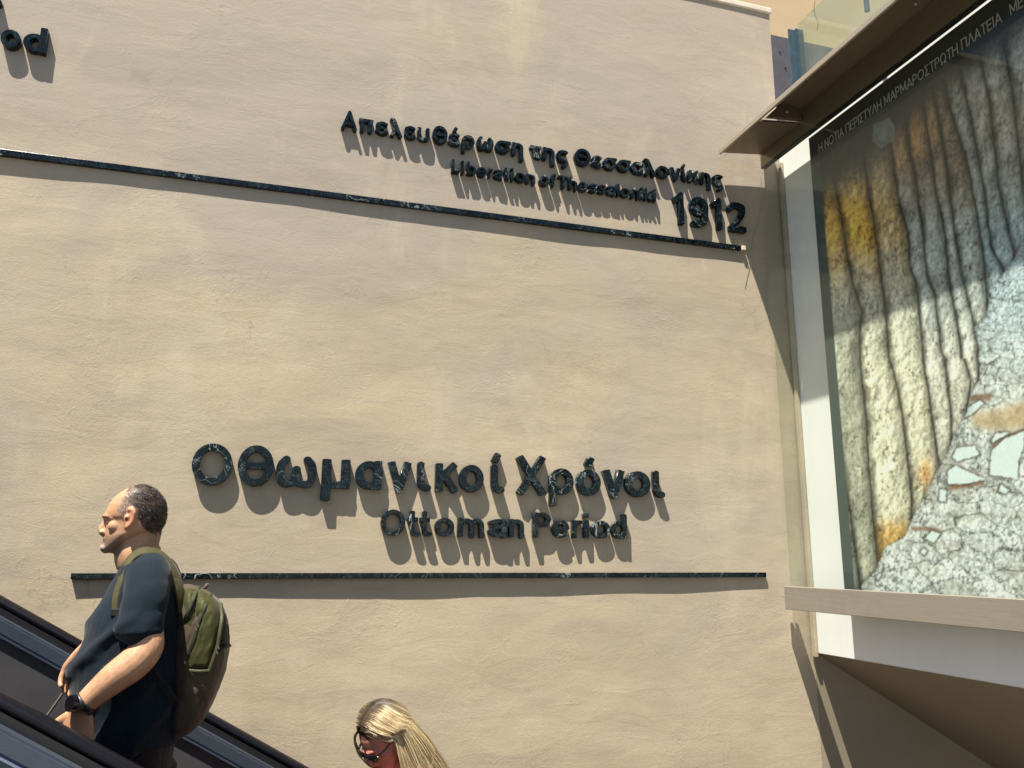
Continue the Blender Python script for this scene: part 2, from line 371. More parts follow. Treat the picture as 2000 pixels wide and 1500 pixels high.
# white overhanging building on the right
ZB = -0.438
wb = empty('white_building', (XC, 0, ZB)); tag(wb, 'white painted overhanging building that carries the big framed poster', 'building')
bm = bmesh.new(); prism(bm, [(XC, -3.0, 2.35), (7.0, -3.0, 2.35), (7.0, -3.0, ZB-2.5), (XC, -3.0, ZB)], (0, D+3.002, 0)); bmobj('wall', bm, M_WHITE, wb)
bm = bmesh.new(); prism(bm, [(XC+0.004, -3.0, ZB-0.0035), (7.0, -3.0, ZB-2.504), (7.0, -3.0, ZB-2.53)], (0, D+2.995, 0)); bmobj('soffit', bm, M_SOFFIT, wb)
bm = bmesh.new(); box(bm, XC-0.02, XC-0.002, D-0.035, D-0.008, ZB-0.02, 2.12, 0.003)
bmobj('corner_bead', bm, M_WALL, wb)

# the higher building behind
ub = empty('upper_building', (5, 7.5, -5)); tag(ub, 'plain ochre facade rising behind the glass balcony railing', 'building')
bm = bmesh.new(); box(bm, -1.0, 22, 7.5, 12, -5.2, 14); bmobj('wall', bm, M_UPPER, ub)
for k in range(3):
    for j in range(2):
        bm = bmesh.new(); box(bm, 6.2+3.2*k, 7.6+3.2*k, 7.46, 7.497, 8.6+2.7*j, 10.6+2.7*j); bmobj('shutter', bm, M_SLATE, ub)

# ------------------------------------------------------------------ stroke lettering
def seg_sdf(X, Y, pts, hw):
    P = np.array(pts, float); best = np.full(X.shape, 9.0)
    n = len(P)-1; closed = np.hypot(*(P[0]-P[-1])) < 1e-6
    for i in range(n):
        a, b = P[i], P[i+1]; d = b-a; L = math.hypot(*d)
        if L < 1e-9: continue
        u = d/L; s = (X-a[0])*u[0]+(Y-a[1])*u[1]; c = np.abs(-(X-a[0])*u[1]+(Y-a[1])*u[0])
        over = np.maximum(0, np.maximum(-s, s-L)); dist = np.hypot(over, c)-hw
        if not closed:
            if i == 0: dist = np.where(s < 0, np.maximum(c-hw, -s), dist)
            if i == n-1: dist = np.where(s > L, np.maximum(c-hw, s-L), dist)
        best = np.minimum(best, dist)
    return best
def ell(cx, cy, rx, ry, a0=0, a1=360, n=40):
    return [(cx+rx*math.cos(math.radians(a0+(a1-a0)*k/n)), cy+ry*math.sin(math.radians(a0+(a1-a0)*k/n))) for k in range(n)] + [(cx+rx*math.cos(math.radians(a1)), cy+ry*math.sin(math.radians(a1)))]
def sp(*p): return [tuple(q) for q in catmull(p, 8)]
def glyph(ch, w):
    h = w/2; x = 0.72; k = x-h
    acc = lambda cx: [(cx-0.03, 0.83), (cx+0.07, 1.04)]
    circ = ell(0.31, x/2, 0.31-h, x/2-h)
    io = [sp((h, x), (h, 0.36), (h+0.015, 0.17), (0.2, h+0.005), (0.27, h))]
    ep = [sp((0.44, 0.58), (0.27, k), (h, 0.545), (0.13, 0.40), (0.30, 0.375)), sp((0.30, 0.375), (0.11, 0.34), (h-0.01, 0.19), (0.26, h), (0.46, 0.15))]
    arch = lambda a, b: sp((a, 0.42), (a+0.06, 0.58), ((a+b)/2+0.02, k), (b-0.03, 0.56), (b, 0.40), (b, 0.2), (b, 0.0))
    nn = [[(h, 0), (h, x)], arch(h, 0.54-h)]
    G = {
     'Ο': [ell(0.44, 0.5, 0.44-h, 0.5-h)], 'O': [ell(0.44, 0.5, 0.44-h, 0.5-h)], 'Θ': [ell(0.44, 0.5, 0.44-h, 0.5-h), [(0.22, 0.5), (0.66, 0.5)]],
     'θ': [ell(0.38, 0.5, 0.38-h, 0.5-h), [(h, 0.5), (0.76-h, 0.5)]],
     'ω': [sp((0.21, x-0.01), (0.10, 0.55), (h, 0.33), (0.13, 0.13), (0.24, h), (0.37, 0.15), (0.41, 0.32), (0.41, 0.47)), sp((0.61, x-0.01), (0.72, 0.55), (0.82-h, 0.33), (0.69, 0.13), (0.58, h), (0.45, 0.15), (0.41, 0.32), (0.41, 0.47))],
     'μ': [[(h, -0.3), (h, x)], sp((h, 0.34), (h+0.02, 0.17), (0.24, h), (0.44, 0.16), (0.52-h, 0.34)), [(0.52-h, 0), (0.52-h, x)]],
     'α': [ell(0.29, x/2, 0.29-h, x/2-h), [(0.56-h, 0), (0.56-h, x)]],
     'ν': [[(0.06, x), (0.25, 0.02), (0.44, x)]], 'ι': io, 'ί': io+[acc(h+0.03)],
     'κ': [[(h, 0), (h, x)], [(0.46, x), (0.10, 0.34)], [(0.20, 0.42), (0.48, 0)]], 'ο': [circ], 'o': [circ], 'ό': [circ, acc(0.33)],
     'Χ': [[(0.04, 0), (0.62, 1)], [(0.62, 0), (0.04, 1)]], 'ρ': [[(h, -0.3), (h, 0.36)], circ],
     'π': [[(0, k), (0.58, k)], [(0.13, 0), (0.13, k)], [(0.46, 0), (0.46, k)]], 'ε': ep, 'έ': ep+[acc(0.27)],
     'λ': [sp((0.03, 0.95), (0.12, 0.92), (0.19, 0.78), (0.28, 0.5), (0.46, 0.0)), [(0.26, 0.56), (0.05, 0)]],
     'υ': [sp((h, x), (h, 0.3), (0.13, 0.14), (0.27, h), (0.43, 0.15), (0.54-h, 0.34), (0.54-h, x))],
     'σ': [circ, [(0.31, k), (0.66, k)]], 'η': [[(h, 0), (h, x)], arch(h, 0.54-h), [(0.54-h, 0.3), (0.54-h, -0.3)]],
     'τ': [[(0, k), (0.5, k)], sp((0.25, k), (0.25, 0.3), (0.27, 0.14), (0.36, h), (0.44, h))],
     'ς': [sp((0.46, 0.60), (0.30, k), (0.11, 0.55), (h, 0.36), (0.14, 0.17), (0.32, 0.08), (0.43, -0.02), (0.41, -0.15), (0.30, -0.24))],
     'Α': [[(0.05, 0), (0.38, 0.96), (0.71, 0)], [(0.18, 0.31), (0.58, 0.31)]], 'Λ': [[(0.05, 0), (0.36, 0.96), (0.67, 0)]],
     't': [sp((0.17, 0.94), (0.17, 0.6), (0.17, 0.3), (0.20, 0.13), (0.30, h), (0.38, h)), [(0, k), (0.37, k)]],
     'm': [[(h, 0), (h, x)], arch(h, 0.47), arch(0.47, 0.88-h)], 'n': nn, 'h': [[(h, 0), (h, 1)], arch(h, 0.54-h)],
     'a': [sp((0.07, 0.56), (0.26, k), (0.42, 0.60), (0.50-h, 0.45), (0.50-h, 0.2), (0.50-h, 0)), sp((0.50-h, 0.41), (0.25, 0.40), (h, 0.22), (0.20, h), (0.36, 0.14), (0.50-h, 0.27))],
     'P': [[(h, 0), (h, 1)], [(h, 1-h), (0.3, 1-h)]+ell(0.32, 0.71, 0.28-h, 0.29-h, 85, -85)+[(0.3, 0.42+h), (h, 0.42+h)]],
     'Ρ': [[(h, 0), (h, 1)], [(h, 1-h), (0.3, 1-h)]+ell(0.32, 0.71, 0.28-h, 0.29-h, 85, -85)+[(0.3, 0.42+h), (h, 0.42+h)]],
     'e': [[(h, 0.36), (0.58-h, 0.36)], ell(0.30, x/2, 0.30-h, x/2-h, 0, 318)], 'r': [[(h, 0), (h, x)], sp((h, 0.4), (0.13, 0.57), (0.25, k), (0.34, k))],
     'i': [[(h, 0), (h, x)], [(h, 0.84), (h, 1.0)]], 'l': [[(h, 0), (h, 1)]], 'd': [circ, [(0.62-h, 0), (0.62-h, 1)]], 'b': [circ, [(h, 0), (h, 1)]],
     'L': [[(h, 0), (h, 1)], [(h, h), (0.52, h)]], 'T': [[(0, 1-h), (0.62, 1-h)], [(0.31, 0), (0.31, 1-h)]], 'Τ': [[(0, 1-h), (0.62, 1-h)], [(0.31, 0), (0.31, 1-h)]],
     'f': [sp((0.17, 0), (0.17, 0.5), (0.17, 0.78), (0.23, 0.93), (0.36, 1-h)), [(0, k), (0.36, k)]],
     's': [sp((0.42, 0.58), (0.25, k), (0.10, 0.55), (0.20, 0.41), (0.33, 0.33), (0.40, 0.19), (0.24, h), (0.05, 0.15))],
     'k': [[(h, 0), (h, 1)], [(0.46, x), (0.10, 0.30)], [(0.20, 0.40), (0.48, 0)]],
     '1': [[(0.30, 0), (0.30, 0.98), (0.04, 0.78)]], '9': [ell(0.31, 0.68, 0.31-h, 0.32-h), sp((0.62-h, 0.68), (0.60-h, 0.42), (0.46, 0.18), (0.30, h), (0.10, 0.10))],
     '2': [sp((0.06, 0.74), (0.14, 0.88), (0.30, 1-h), (0.50, 0.86), (0.50, 0.66), (0.36, 0.42), (0.08, 0.09)), [(0.03, h), (0.60, h)]],
     'Η': [[(h, 0), (h, 1)], [(0.7-h, 0), (0.7-h, 1)], [(h, 0.5), (0.7-h, 0.5)]], 'Ν': [[(h, 0), (h, 1)], [(h, 1-h), (0.7-h, h)], [(0.7-h, 0), (0.7-h, 1)]],
     'Ι': [[(h, 0), (h, 1)]], 'Π': [[(h, 0), (h, 1)], [(0.68-h, 0), (0.68-h, 1)], [(h, 1-h), (0.68-h, 1-h)]],
     'Ε': [[(h, 0), (h, 1)], [(h, 1-h), (0.55, 1-h)], [(h, h), (0.55, h)], [(h, 0.52), (0.5, 0.52)]],
     'Σ': [[(0.56, 1-h), (0.06, 1-h), (0.34, 0.5), (0.06, h), (0.58, h)]], 'Υ': [[(0.04, 1), (0.32, 0.45), (0.32, 0)], [(0.60, 1), (0.32, 0.45)]],
     'Μ': [[(h, 0), (h, 1)], [(h, 0.96), (0.42, 0.2), (0.84-h, 0.96)], [(0.84-h, 0), (0.84-h, 1)]],
     'Ω': [[(0.05, h), (0.28, h)]+sp((0.28, 0.12), (0.14, 0.28), (0.08, 0.52), (0.16, 0.82), (0.40, 1-h), (0.64, 0.82), (0.72, 0.52), (0.66, 0.28), (0.52, 0.12))+[(0.52, h), (0.75, h)]],
    }
    return G[ch]
_gc = {}
def contours(ch, w):
    """outline loops of a glyph by marching squares; returns loops and x extent"""
    if (ch, w) in _gc: return _gc[ch, w]
    st = 0.02; gx = np.arange(-0.2037, 1.2, st); gy = np.arange(-0.4637, 1.2, st); X, Y = np.meshgrid(gx, gy)
    Dd = np.full(X.shape, 9.0)
    for s in glyph(ch, w): Dd = np.minimum(Dd, seg_sdf(X, Y, s, w/2))
    Dd = np.where(np.abs(Dd) < 1e-7, 1e-7, Dd)
    nxt = {}
    def pt(e):
        j, i, d = e; a = Dd[j, i]; b = Dd[j, i+1] if d == 0 else Dd[j+1, i]; t = a/(a-b)
        return (gx[i]+(st*t if d == 0 else 0), gy[j]+(st*t if d == 1 else 0))
    T = {1: [(3, 0)], 2: [(0, 1)], 3: [(3, 1)], 4: [(1, 2)], 5: [(3, 2), (1, 0)], 6: [(0, 2)], 7: [(3, 2)], 8: [(2, 3)], 9: [(2, 0)], 10: [(0, 3), (2, 1)], 11: [(2, 1)], 12: [(1, 3)], 13: [(1, 0)], 14: [(0, 3)]}
    ins = Dd < 0; ny, nx = Dd.shape
    code = ins[:-1, :-1]*1+ins[:-1, 1:]*2+ins[1:, 1:]*4+ins[1:, :-1]*8
    for j, i in zip(*np.nonzero((code > 0) & (code < 15))):
        E = [(j, i, 0), (j, i+1, 1), (j+1, i, 0), (j, i, 1)]
        for a, b in T[int(code[j, i])]: nxt[E[a]] = E[b]
    loops = []
    while nxt:
        s, cur = nxt.popitem(); L = [s]
        while cur != s: L.append(cur); cur = nxt.pop(cur)
        P = [pt(e) for e in L]; Q = []
        for k in range(len(P)):      # drop collinear points
            a, b, c = P[k-1], P[k], P[(k+1) % len(P)]
            if abs((b[0]-a[0])*(c[1]-a[1])-(b[1]-a[1])*(c[0]-a[0])) > 1e-6: Q.append(b)
        loops.append(Q)
    xs = [p[0] for L in loops for p in L]; _gc[ch, w] = (loops, min(xs), max(xs)); return _gc[ch, w]
def glyph_mesh(ch, w, sx, H, thick, bev, x0=None):
    loops, a, b = contours(ch, w)
    cu = bpy.data.curves.new('g', 'CURVE'); cu.dimensions = '2D'; cu.fill_mode = 'BOTH'; cu.extrude = thick/2-bev; cu.bevel_depth = bev; cu.bevel_resolution = 0; cu.offset = -bev
    for L in loops:
        s = cu.splines.new('POLY'); s.points.add(len(L)-1); s.use_cyclic_u = True
        for p, q in zip(s.points, L): p.co = ((q[0]-(a if x0 is None else x0))*sx, q[1]*H, 0, 1)
    o = bpy.data.objects.new('g', cu); COL.objects.link(o); bpy.context.view_layer.update()
    me = bpy.data.meshes.new_from_object(o.evaluated_get(bpy.context.evaluated_depsgraph_get())); bpy.data.objects.remove(o); bpy.data.curves.remove(cu); return me
LT = 0.030
def wall_sign(text, ext, zs, off, base, cap, label, w=0.168, thick=LT):
    """ext: measured left/right of every letter; base/cap: a point on the baseline and one at cap height"""
    yf = D-thick
    zb = atY(*base, yf).z; H = atY(*cap, yf).z-zb
    ex = [(atY(off[0]+a/zs, base[1]-20, yf).x, atY(off[0]+b/zs, base[1]-20, yf).x) for a, b in ext]
    root = empty('wall_lettering', (ex[0][0], D, zb)); tag(root, label, 'lettering', 'marble lettering on the stucco wall')
    for ch, (a, b) in zip(text.replace(' ', ''), ex):
        _, g0, g1 = contours(ch, w); sx = (b-a)/(g1-g0)
        me = glyph_mesh(ch, w, sx, H, thick+0.006, 0.0012)
        Mx = Matrix.Translation((a, yf+(thick+0.006)/2, zb)) @ Matrix.Rotation(math.pi/2, 4, 'X')
        me.transform(Mx); me.transform(Matrix.Translation((-a, -D, -zb)))
        me.name = 'letter'; me.materials.clear(); me.materials.append(M_MARBLE)
        o = bpy.data.objects.new('letter', me); COL.objects.link(o); o.parent = root; o.location = (a-ex[0][0], 0, 0)
wall_sign('Οθωμανικοί Χρόνοι', [(62, 222), (243, 385), (395, 555), (575, 690), (707, 815), (833, 927), (950, 1005), (1022, 1112), (1115, 1210), (1240, 1292), (1340, 1455), (1470, 1562), (1575, 1668), (1678, 1762), (1765, 1862), (1875, 1918)],
          2.0, (340, 840), (1040, 965), (1040, 892), 'largest line of dark green marble letters, reading Οθωμανικοί Χρόνοι above the lower ledge')
wall_sign('Ottoman Period', [(808, 903), (912, 962), (960, 1008), (1020, 1095), (1110, 1212), (1228, 1305), (1310, 1368), (1405, 1472), (1480, 1545), (1558, 1597), (1603, 1622), (1635, 1705), (1710, 1770)],
          2.0, (340, 840), (1045, 1050), (1045, 1001), 'dark green marble letters reading Ottoman Period just above the lower ledge', 0.165)
wall_sign('Απελευθέρωση της Θεσσαλονίκης', [(60, 130), (137, 200), (210, 265), (272, 327), (335, 385), (392, 445), (458, 523), (528, 577), (585, 640), (650, 722), (730, 797), (802, 850), (880, 928), (934, 985), (995, 1043), (1072, 1140), (1145, 1190), (1194, 1252), (1254, 1312), (1314, 1364), (1368, 1418), (1420, 1475), (1478, 1524), (1530, 1550), (1556, 1605), (1608, 1650), (1658, 1703)],
          2.2222, (640, 190), (683, 252), (683, 217), 'dark marble letters reading Απελευθέρωση της Θεσσαλονίκης, topmost line of the right hand sign', 0.165)
wall_sign('Liberation of Thessaloniki', [(540, 575), (581, 592), (607, 645), (650, 690), (698, 719), (723, 760), (765, 790), (796, 807), (815, 858), (863, 902), (920, 963), (967, 992), (1003, 1043), (1047, 1083), (1087, 1130), (1134, 1168), (1171, 1205), (1209, 1248), (1254, 1264), (1268, 1310), (1314, 1350), (1356, 1366), (1372, 1405), (1411, 1421)],
          2.2222, (640, 190), (890, 336), (886, 311), 'small dark marble letters reading Liberation of Thessaloniki above the upper ledge', 0.165)
wall_sign('1912', [(1503, 1548), (1575, 1655), (1668, 1712), (1738, 1815)], 2.2222, (640, 190), (1333, 437), (1322, 378), 'dark marble numerals 1912 above the right end of the upper ledge', 0.19)
wall_sign('od', [(-6, 195), (222, 450)], 5.0, (0, 0), (80, 102), (88, 55), 'dark marble letters od at the upper left, end of a word', 0.19)
wall_sign('ι', [(-190, 22)], 5.0, (0, 0), (0, 9), (0, -60), 'dark marble letter end above the letters od at the upper left corner', 0.19)

# marble ledges
def ledge(p0, p1, h, d, label, extra=0.0):
    a, b = atY(*p0, D-d), atY(*p1, D-d); z = (a.z+b.z)/2; x0, x1 = a.x-extra, b.x
    root = empty('marble_ledge', (x0, D, z-h)); tag(root, label, 'ledge', 'marble ledges on the stucco wall')
    n = max(2, round((x1-x0)/0.9))
    for k in range(n):
        bm = bmesh.new(); box(bm, x0+(x1-x0)*k/n+0.0008, x0+(x1-x0)*(k+1)/n-0.0008, D-d, D+0.012, z-h, z, 0.0015)
        bmobj('marble_strip', bm, M_MARBLE, root)
    return x1, z
ex, ez = ledge((0, 288), (1448, 481), 0.026, 0.018, 'upper dark marble ledge, running from the left edge to under the 1912 numerals', 2.2)
bm = bmesh.new(); box(bm, ex+0.001, ex+0.022, D-0.026, D+0.01, ez-0.026, ez-0.002, 0.002)
tag(bmobj('end_cap', bm, M_COPE), 'tiny white cap closing the right end of the upper marble ledge', 'cap')
ledge((138, 1121), (1497, 1117), 0.022, 0.021, 'lower dark marble ledge with white veins under the Ottoman Period letters')

# ------------------------------------------------------------------ canopy beam, slab, glass
YE = D-0.05; YN = -2.5
XO = 2.199; ZO = 2.095                                    # lower outer edge of the beam
bmr = empty('canopy_beam', (XO, YE, ZO)); tag(bmr, 'long brown steel canopy channel above the poster, ending at the stucco wall', 'beam')
bm = bmesh.new(); box(bm, XO, XO+0.012, YN, YE, ZO, ZO+0.026, 0.002); bmobj('outer_lip', bm, M_LIP, bmr)
bm = bmesh.new(); box(bm, XO+0.13, XO+0.2625, YN, YE-0.33, ZO+0.112, ZO+0.122); bmobj('web', bm, M_BRONZE, bmr)
bm = bmesh.new(); prism(bm, [(XO+0.0125, YN, ZO+0.006), (XO+0.129, YN, ZO+0.112), (XO+0.129, YN, ZO+0.121), (XO+0.0125, YN, ZO+0.016)], (0, YE-0.335-YN, 0)); bmobj('haunch', bm, M_BRONZE, bmr)
bm = bmesh.new(); prism(bm, [(XO+0.0125, YE, ZO+0.012), (XO+0.262, YE, ZO+0.040), (XO+0.262, YE, ZO+0.051), (XO+0.0125, YE, ZO+0.024)], (0, -0.33, 0)); bmobj('end_plate', bm, M_BRONZE, bmr)
bm = bmesh.new(); prism(bm, [(XO+0.06, YE-0.331, ZO+0.036), (XO+0.2615, YE-0.331, ZO+0.0525), (XO+0.2615, YE-0.331, ZO+0.111), (XO+0.135, YE-0.331, ZO+0.111)], (0, -0.02, 0)); bmobj('bracket', bm, M_BRONZE, bmr)
bm = bmesh.new(); box(bm, XO+0.263, XO+0.275, YN, YE+0.012, ZO-0.030, ZO+0.122, 0.001); box(bm, XO+0.2755, XC-0.052, YN, D-0.012, ZO+0.085, ZO+0.10); bmobj('inner_flange', bm, M_BRONZE, bmr)
bm = bmesh.new(); box(bm, XO+0.262, XO+0.290, YN, YE+0.012, ZO-0.037, ZO-0.0305); bmobj('shadow_strip', bm, M_BLACK, bmr)  # black strip standing in for the shadow line under the flange
for yy in (YE-0.36, YE-1.2, YE-2.0):
    bm = bmesh.new(); bmesh.ops.create_cone(bm, cap_ends=True, segments=10, radius1=0.008, radius2=0.006, depth=0.008, matrix=Matrix.Translation((XO+0.17, yy-0.003, ZO+0.075)) @ Matrix.Rotation(math.pi/2, 4, 'X')); bmobj('bolt', bm, M_LIP, bmr)
bm = bmesh.new(); box(bm, XC, 7.0, -3.0, YE-0.30, 2.352, 2.43)
tag(bmobj('balcony_slab', bm, M_BRONZE), 'brown edged balcony slab resting above the canopy beam', 'slab')

XG = 2.450
gs = empty('glass_screen', (XG, D-0.03, -0.2)); tag(gs, 'tall greenish glass screen standing in front of the poster in a metal channel', 'glass screen')
bm = bmesh.new(); box(bm, XG-0.005, XG+0.005, YN, D-0.050, -0.15, ZO+0.08); bmobj('pane', bm, M_GLASS, gs)
zc0, zc1 = atX(1760, 1212, XG-0.022).z, atX(1760, 1157.5, XG-0.022).z
bm = bmesh.new(); box(bm, XG-0.022, XG-0.0055, YN, D-0.050, zc0, zc1, 0.0025); box(bm, XG+0.0055, XG+0.022, YN, D-0.050, zc0, zc1, 0.0025); box(bm, XG-0.005, XG+0.005, YN, D-0.051, zc0, -0.152)
bmobj('bottom_channel', bm, M_CHANNEL, gs)
for yy in (2.9, 1.7, 0.4):
    bm = bmesh.new(); box(bm, XG+0.0225, XC-0.001, yy-0.02, yy+0.02, zc0+0.01, zc0+0.03); bmobj('bracket', bm, M_CHANNEL, gs)

rl = empty('balcony_railing', (XO+0.05, YE-0.3, 2.36)); tag(rl, 'pale green glass balcony railing above the canopy beam', 'railing')
XR = XO+0.055
yr = atX(1559, 60, XR).y
ztop = atX(1559, 47, XR).z
bm = bmesh.new(); prism(bm, [(XR, yr, ZO+0.052), (XR, yr, ztop), (XR, YN, ztop+0.0), (XR, YN, ZO+0.052)], (0.012, 0, 0)); bmobj('pane', bm, M_RAILGLASS, rl)
bm = bmesh.new(); box(bm, XR-0.012, XR+0.03, yr+0.003, yr+0.010, ZO+0.06, ztop-0.02); box(bm, XR-0.05, XR-0.0125, yr+0.004, yr+0.012, ZO+0.03, ztop-0.03, 0.001); bmobj('end_fin', bm, M_BLUEGLASS, rl)
yp = atX(1690, 20, XR+0.03).y
bm = bmesh.new(); tube(bm, [(XR+0.04, yp, ZO+0.15), (XR+0.04, yp, 3.3)], 0.011, 12, 1); bmobj('post', bm, M_BLUEGLASS, rl)
pr = lambda q: atX(q[0], q[1], XR+0.02)
bm = bmesh.new()
tube(bm, [pr(q) for q in ((1592, 2), (1590, 18), (1594, 34), (1598, 45), (1596, 58))], 0.0012, 6, 3)
tube(bm, [pr(q) for q in ((1590, 18), (1586, 24))], 0.0009, 6, 1); tube(bm, [pr(q) for q in ((1593, 30), (1588, 31))], 0.0009, 6, 1)
tag(bmobj('dry_twig', bm, M_BLACK), 'thin dark dry twig hanging behind the balcony glass', 'twig')

# cover plate behind the wall corner; its dark colour stands in for shade
p = atY(1513, 67, D+0.34); q = atY(1560, 67, D+0.34)
bm = bmesh.new(); box(bm, p.x-0.1, q.x+0.3, D+0.34, D+0.40, 2.0, p.z-0.006, 0.003)
cp = tag(bmobj('cover_plate', bm, M_SLATE), 'metal plate painted dark to stand for shade behind the top right corner of the stucco wall', 'plate')
for (px, py) in ((1523, 102), (1534, 133)):
    bm = bmesh.new(); c = atY(px, py, D+0.338); bmesh.ops.create_cone(bm, cap_ends=True, segments=8, radius1=0.006, radius2=0.005, depth=0.006, matrix=Matrix.Translation(c) @ Matrix.Rotation(math.pi/2, 4, 'X')); bmobj('bolt', bm, M_BLACK, cp)

# thin cable from the canopy to the end of the ledge
bm = bmesh.new()
tube(bm, [atY(1486, 345, D-0.02), atY(1487, 400, D-0.02), atY(1470, 470, D-0.012), atY(1455, 560, D-0.006)], 0.0011, 6, 3)
tag(bmobj('thin_cable', bm, M_CHANNEL), 'hair thin cable hanging beside the numerals 1912', 'cable')

# ------------------------------------------------------------------ poster on its raised board
E_P = 0.078; XP = XC-E_P
yl = atX(1612, 700, XP).y; z0p, z1p = -0.21, atX(1577, 272, XP).z; YPN = 0.2
yl0, yl1 = atX(1650, 1140, XP).y, atX(1577, 272, XP).y
yl = (yl0+yl1)/2
ps = empty('poster', (XP, yl, z0p)); tag(ps, 'huge framed poster showing fluted stone and cracked paving behind glass', 'poster')
bm = bmesh.new(); box(bm, XP+0.004, XC+0.0, YPN, yl, z0p, z1p); bmobj('board', bm, M_BOXDARK, ps)
step = 0.0042
ny = int((yl-YPN)/step); nz = int((z1p-z0p)/step)
Yg = np.linspace(yl-0.002, YPN+0.002, ny); Zg = np.linspace(z0p+0.002, z1p-0.002, nz)
YY, ZZ = np.meshgrid(Yg, Zg)
Pw = np.stack([np.full(YY.shape, XP), YY, ZZ], -1)
wd = Pw @ np.array(Fv); U = 1000+FPX*(Pw @ np.array(Rv))/wd; W = 750-FPX*(Pw @ np.array(Uv))/wd      # layout coordinates of the print
S = yl-YY                                                             # metres from the left edge of the print
def bnd(pts): p = sorted([(b, a) for a, b in pts]); return np.interp(W, [q[0] for q in p], [q[1] for q in p])
def lin(pts, scale, ox, oy): return [(ox+a/scale, oy+b/scale) for a, b in pts]
A = lambda p: lin(p, 3, 1550, 200); B = lambda p: lin(p, 3, 1550, 700)
raw = [
 [(1598, 200), (1604, 400), (1612, 620)]+B([(200, 0), (235, 300), (262, 480), (300, 720), (345, 1000), (388, 1330)]),
 A([(205, 200), (240, 470), (300, 800), (340, 1050), (400, 1230), (385, 1330), (390, 1500)])+B([(430, 400), (445, 700), (470, 1000), (495, 1210), (500, 1400)]),
 A([(385, 150), (420, 400), (470, 700), (510, 1000), (540, 1250), (560, 1500)])+B([(590, 100), (640, 350), (665, 600), (690, 800), (690, 930), (720, 1200)]),
 A([(530, 60), (575, 280), (620, 600), (668, 760), (680, 950), (715, 1050), (740, 1280), (760, 1500)])+B([(800, 300), (835, 520), (857, 630), (880, 1000)]),
 A([(620, -60), (660, 150), (720, 500), (760, 800), (790, 1050), (830, 1130), (862, 1450)])+B([(882, 0), (920, 300), (922, 480), (930, 800)]),
 A([(700, -250), (770, 80), (830, 500), (890, 800), (905, 1000), (940, 1200), (985, 1500)])+B([(1000, 0), (1037, 130), (1010, 330), (1030, 700)]),
 A([(780, -250), (850, 100), (900, 400), (940, 750), (980, 1000), (1030, 1200), (1083, 1420), (1085, 1600)]),
 A([(850, -250), (920, 50), (1000, 300), (1070, 600), (1110, 900), (1135, 1250), (1140, 1400)]),
 A([(950, -300), (1040, 100), (1110, 500), (1160, 850), (1240, 1000), (1250, 1300)]),
 A([(1060, -400), (1150, 0), (1200, 500), (1290, 880), (1300, 1100)]),
 A([(1200, -500), (1290, 0), (1340, 500), (1400, 800)]),
 A([(1400, -500), (1480, 0), (1530, 500), (1600, 700)]), A([(1640, -500), (1720, 0), (1760, 500), (1800, 700)]), A([(1900, -500), (1990, 0), (2060, 700)])]
jag = lambda s: 4.5*(fbm(W/38.0, U*0+s*7.7, s, 4)-0.5)
BD = [bnd(r)+jag(i) for i, r in enumerate(raw)]
img = np.zeros(U.shape+(3,))
big = fbm(U/70, W/110, 2, 4); med = fbm(U/16, W/22, 5, 5); fine = fbm(U/4.2, W/5.2, 11, 2, 0.6)
hh = lambda x, y: fbm(x/30, y/44, 81, 3, .6)*1.0+fbm(x/9, y/14, 85, 4, .65)*0.42
emb = np.clip(1+2.5*(hh(U+2.4, W+1.6)-hh(U-1.0, W-1.2)), 0.35, 1.75)          # rocky grain of the photographed stone
def mixc(a, b, t): return a*(1-t[..., None])+b*t[..., None]
c3 = lambda *c: np.ones(U.shape+(3,))*np.array(c)
prev = BD[0]-60
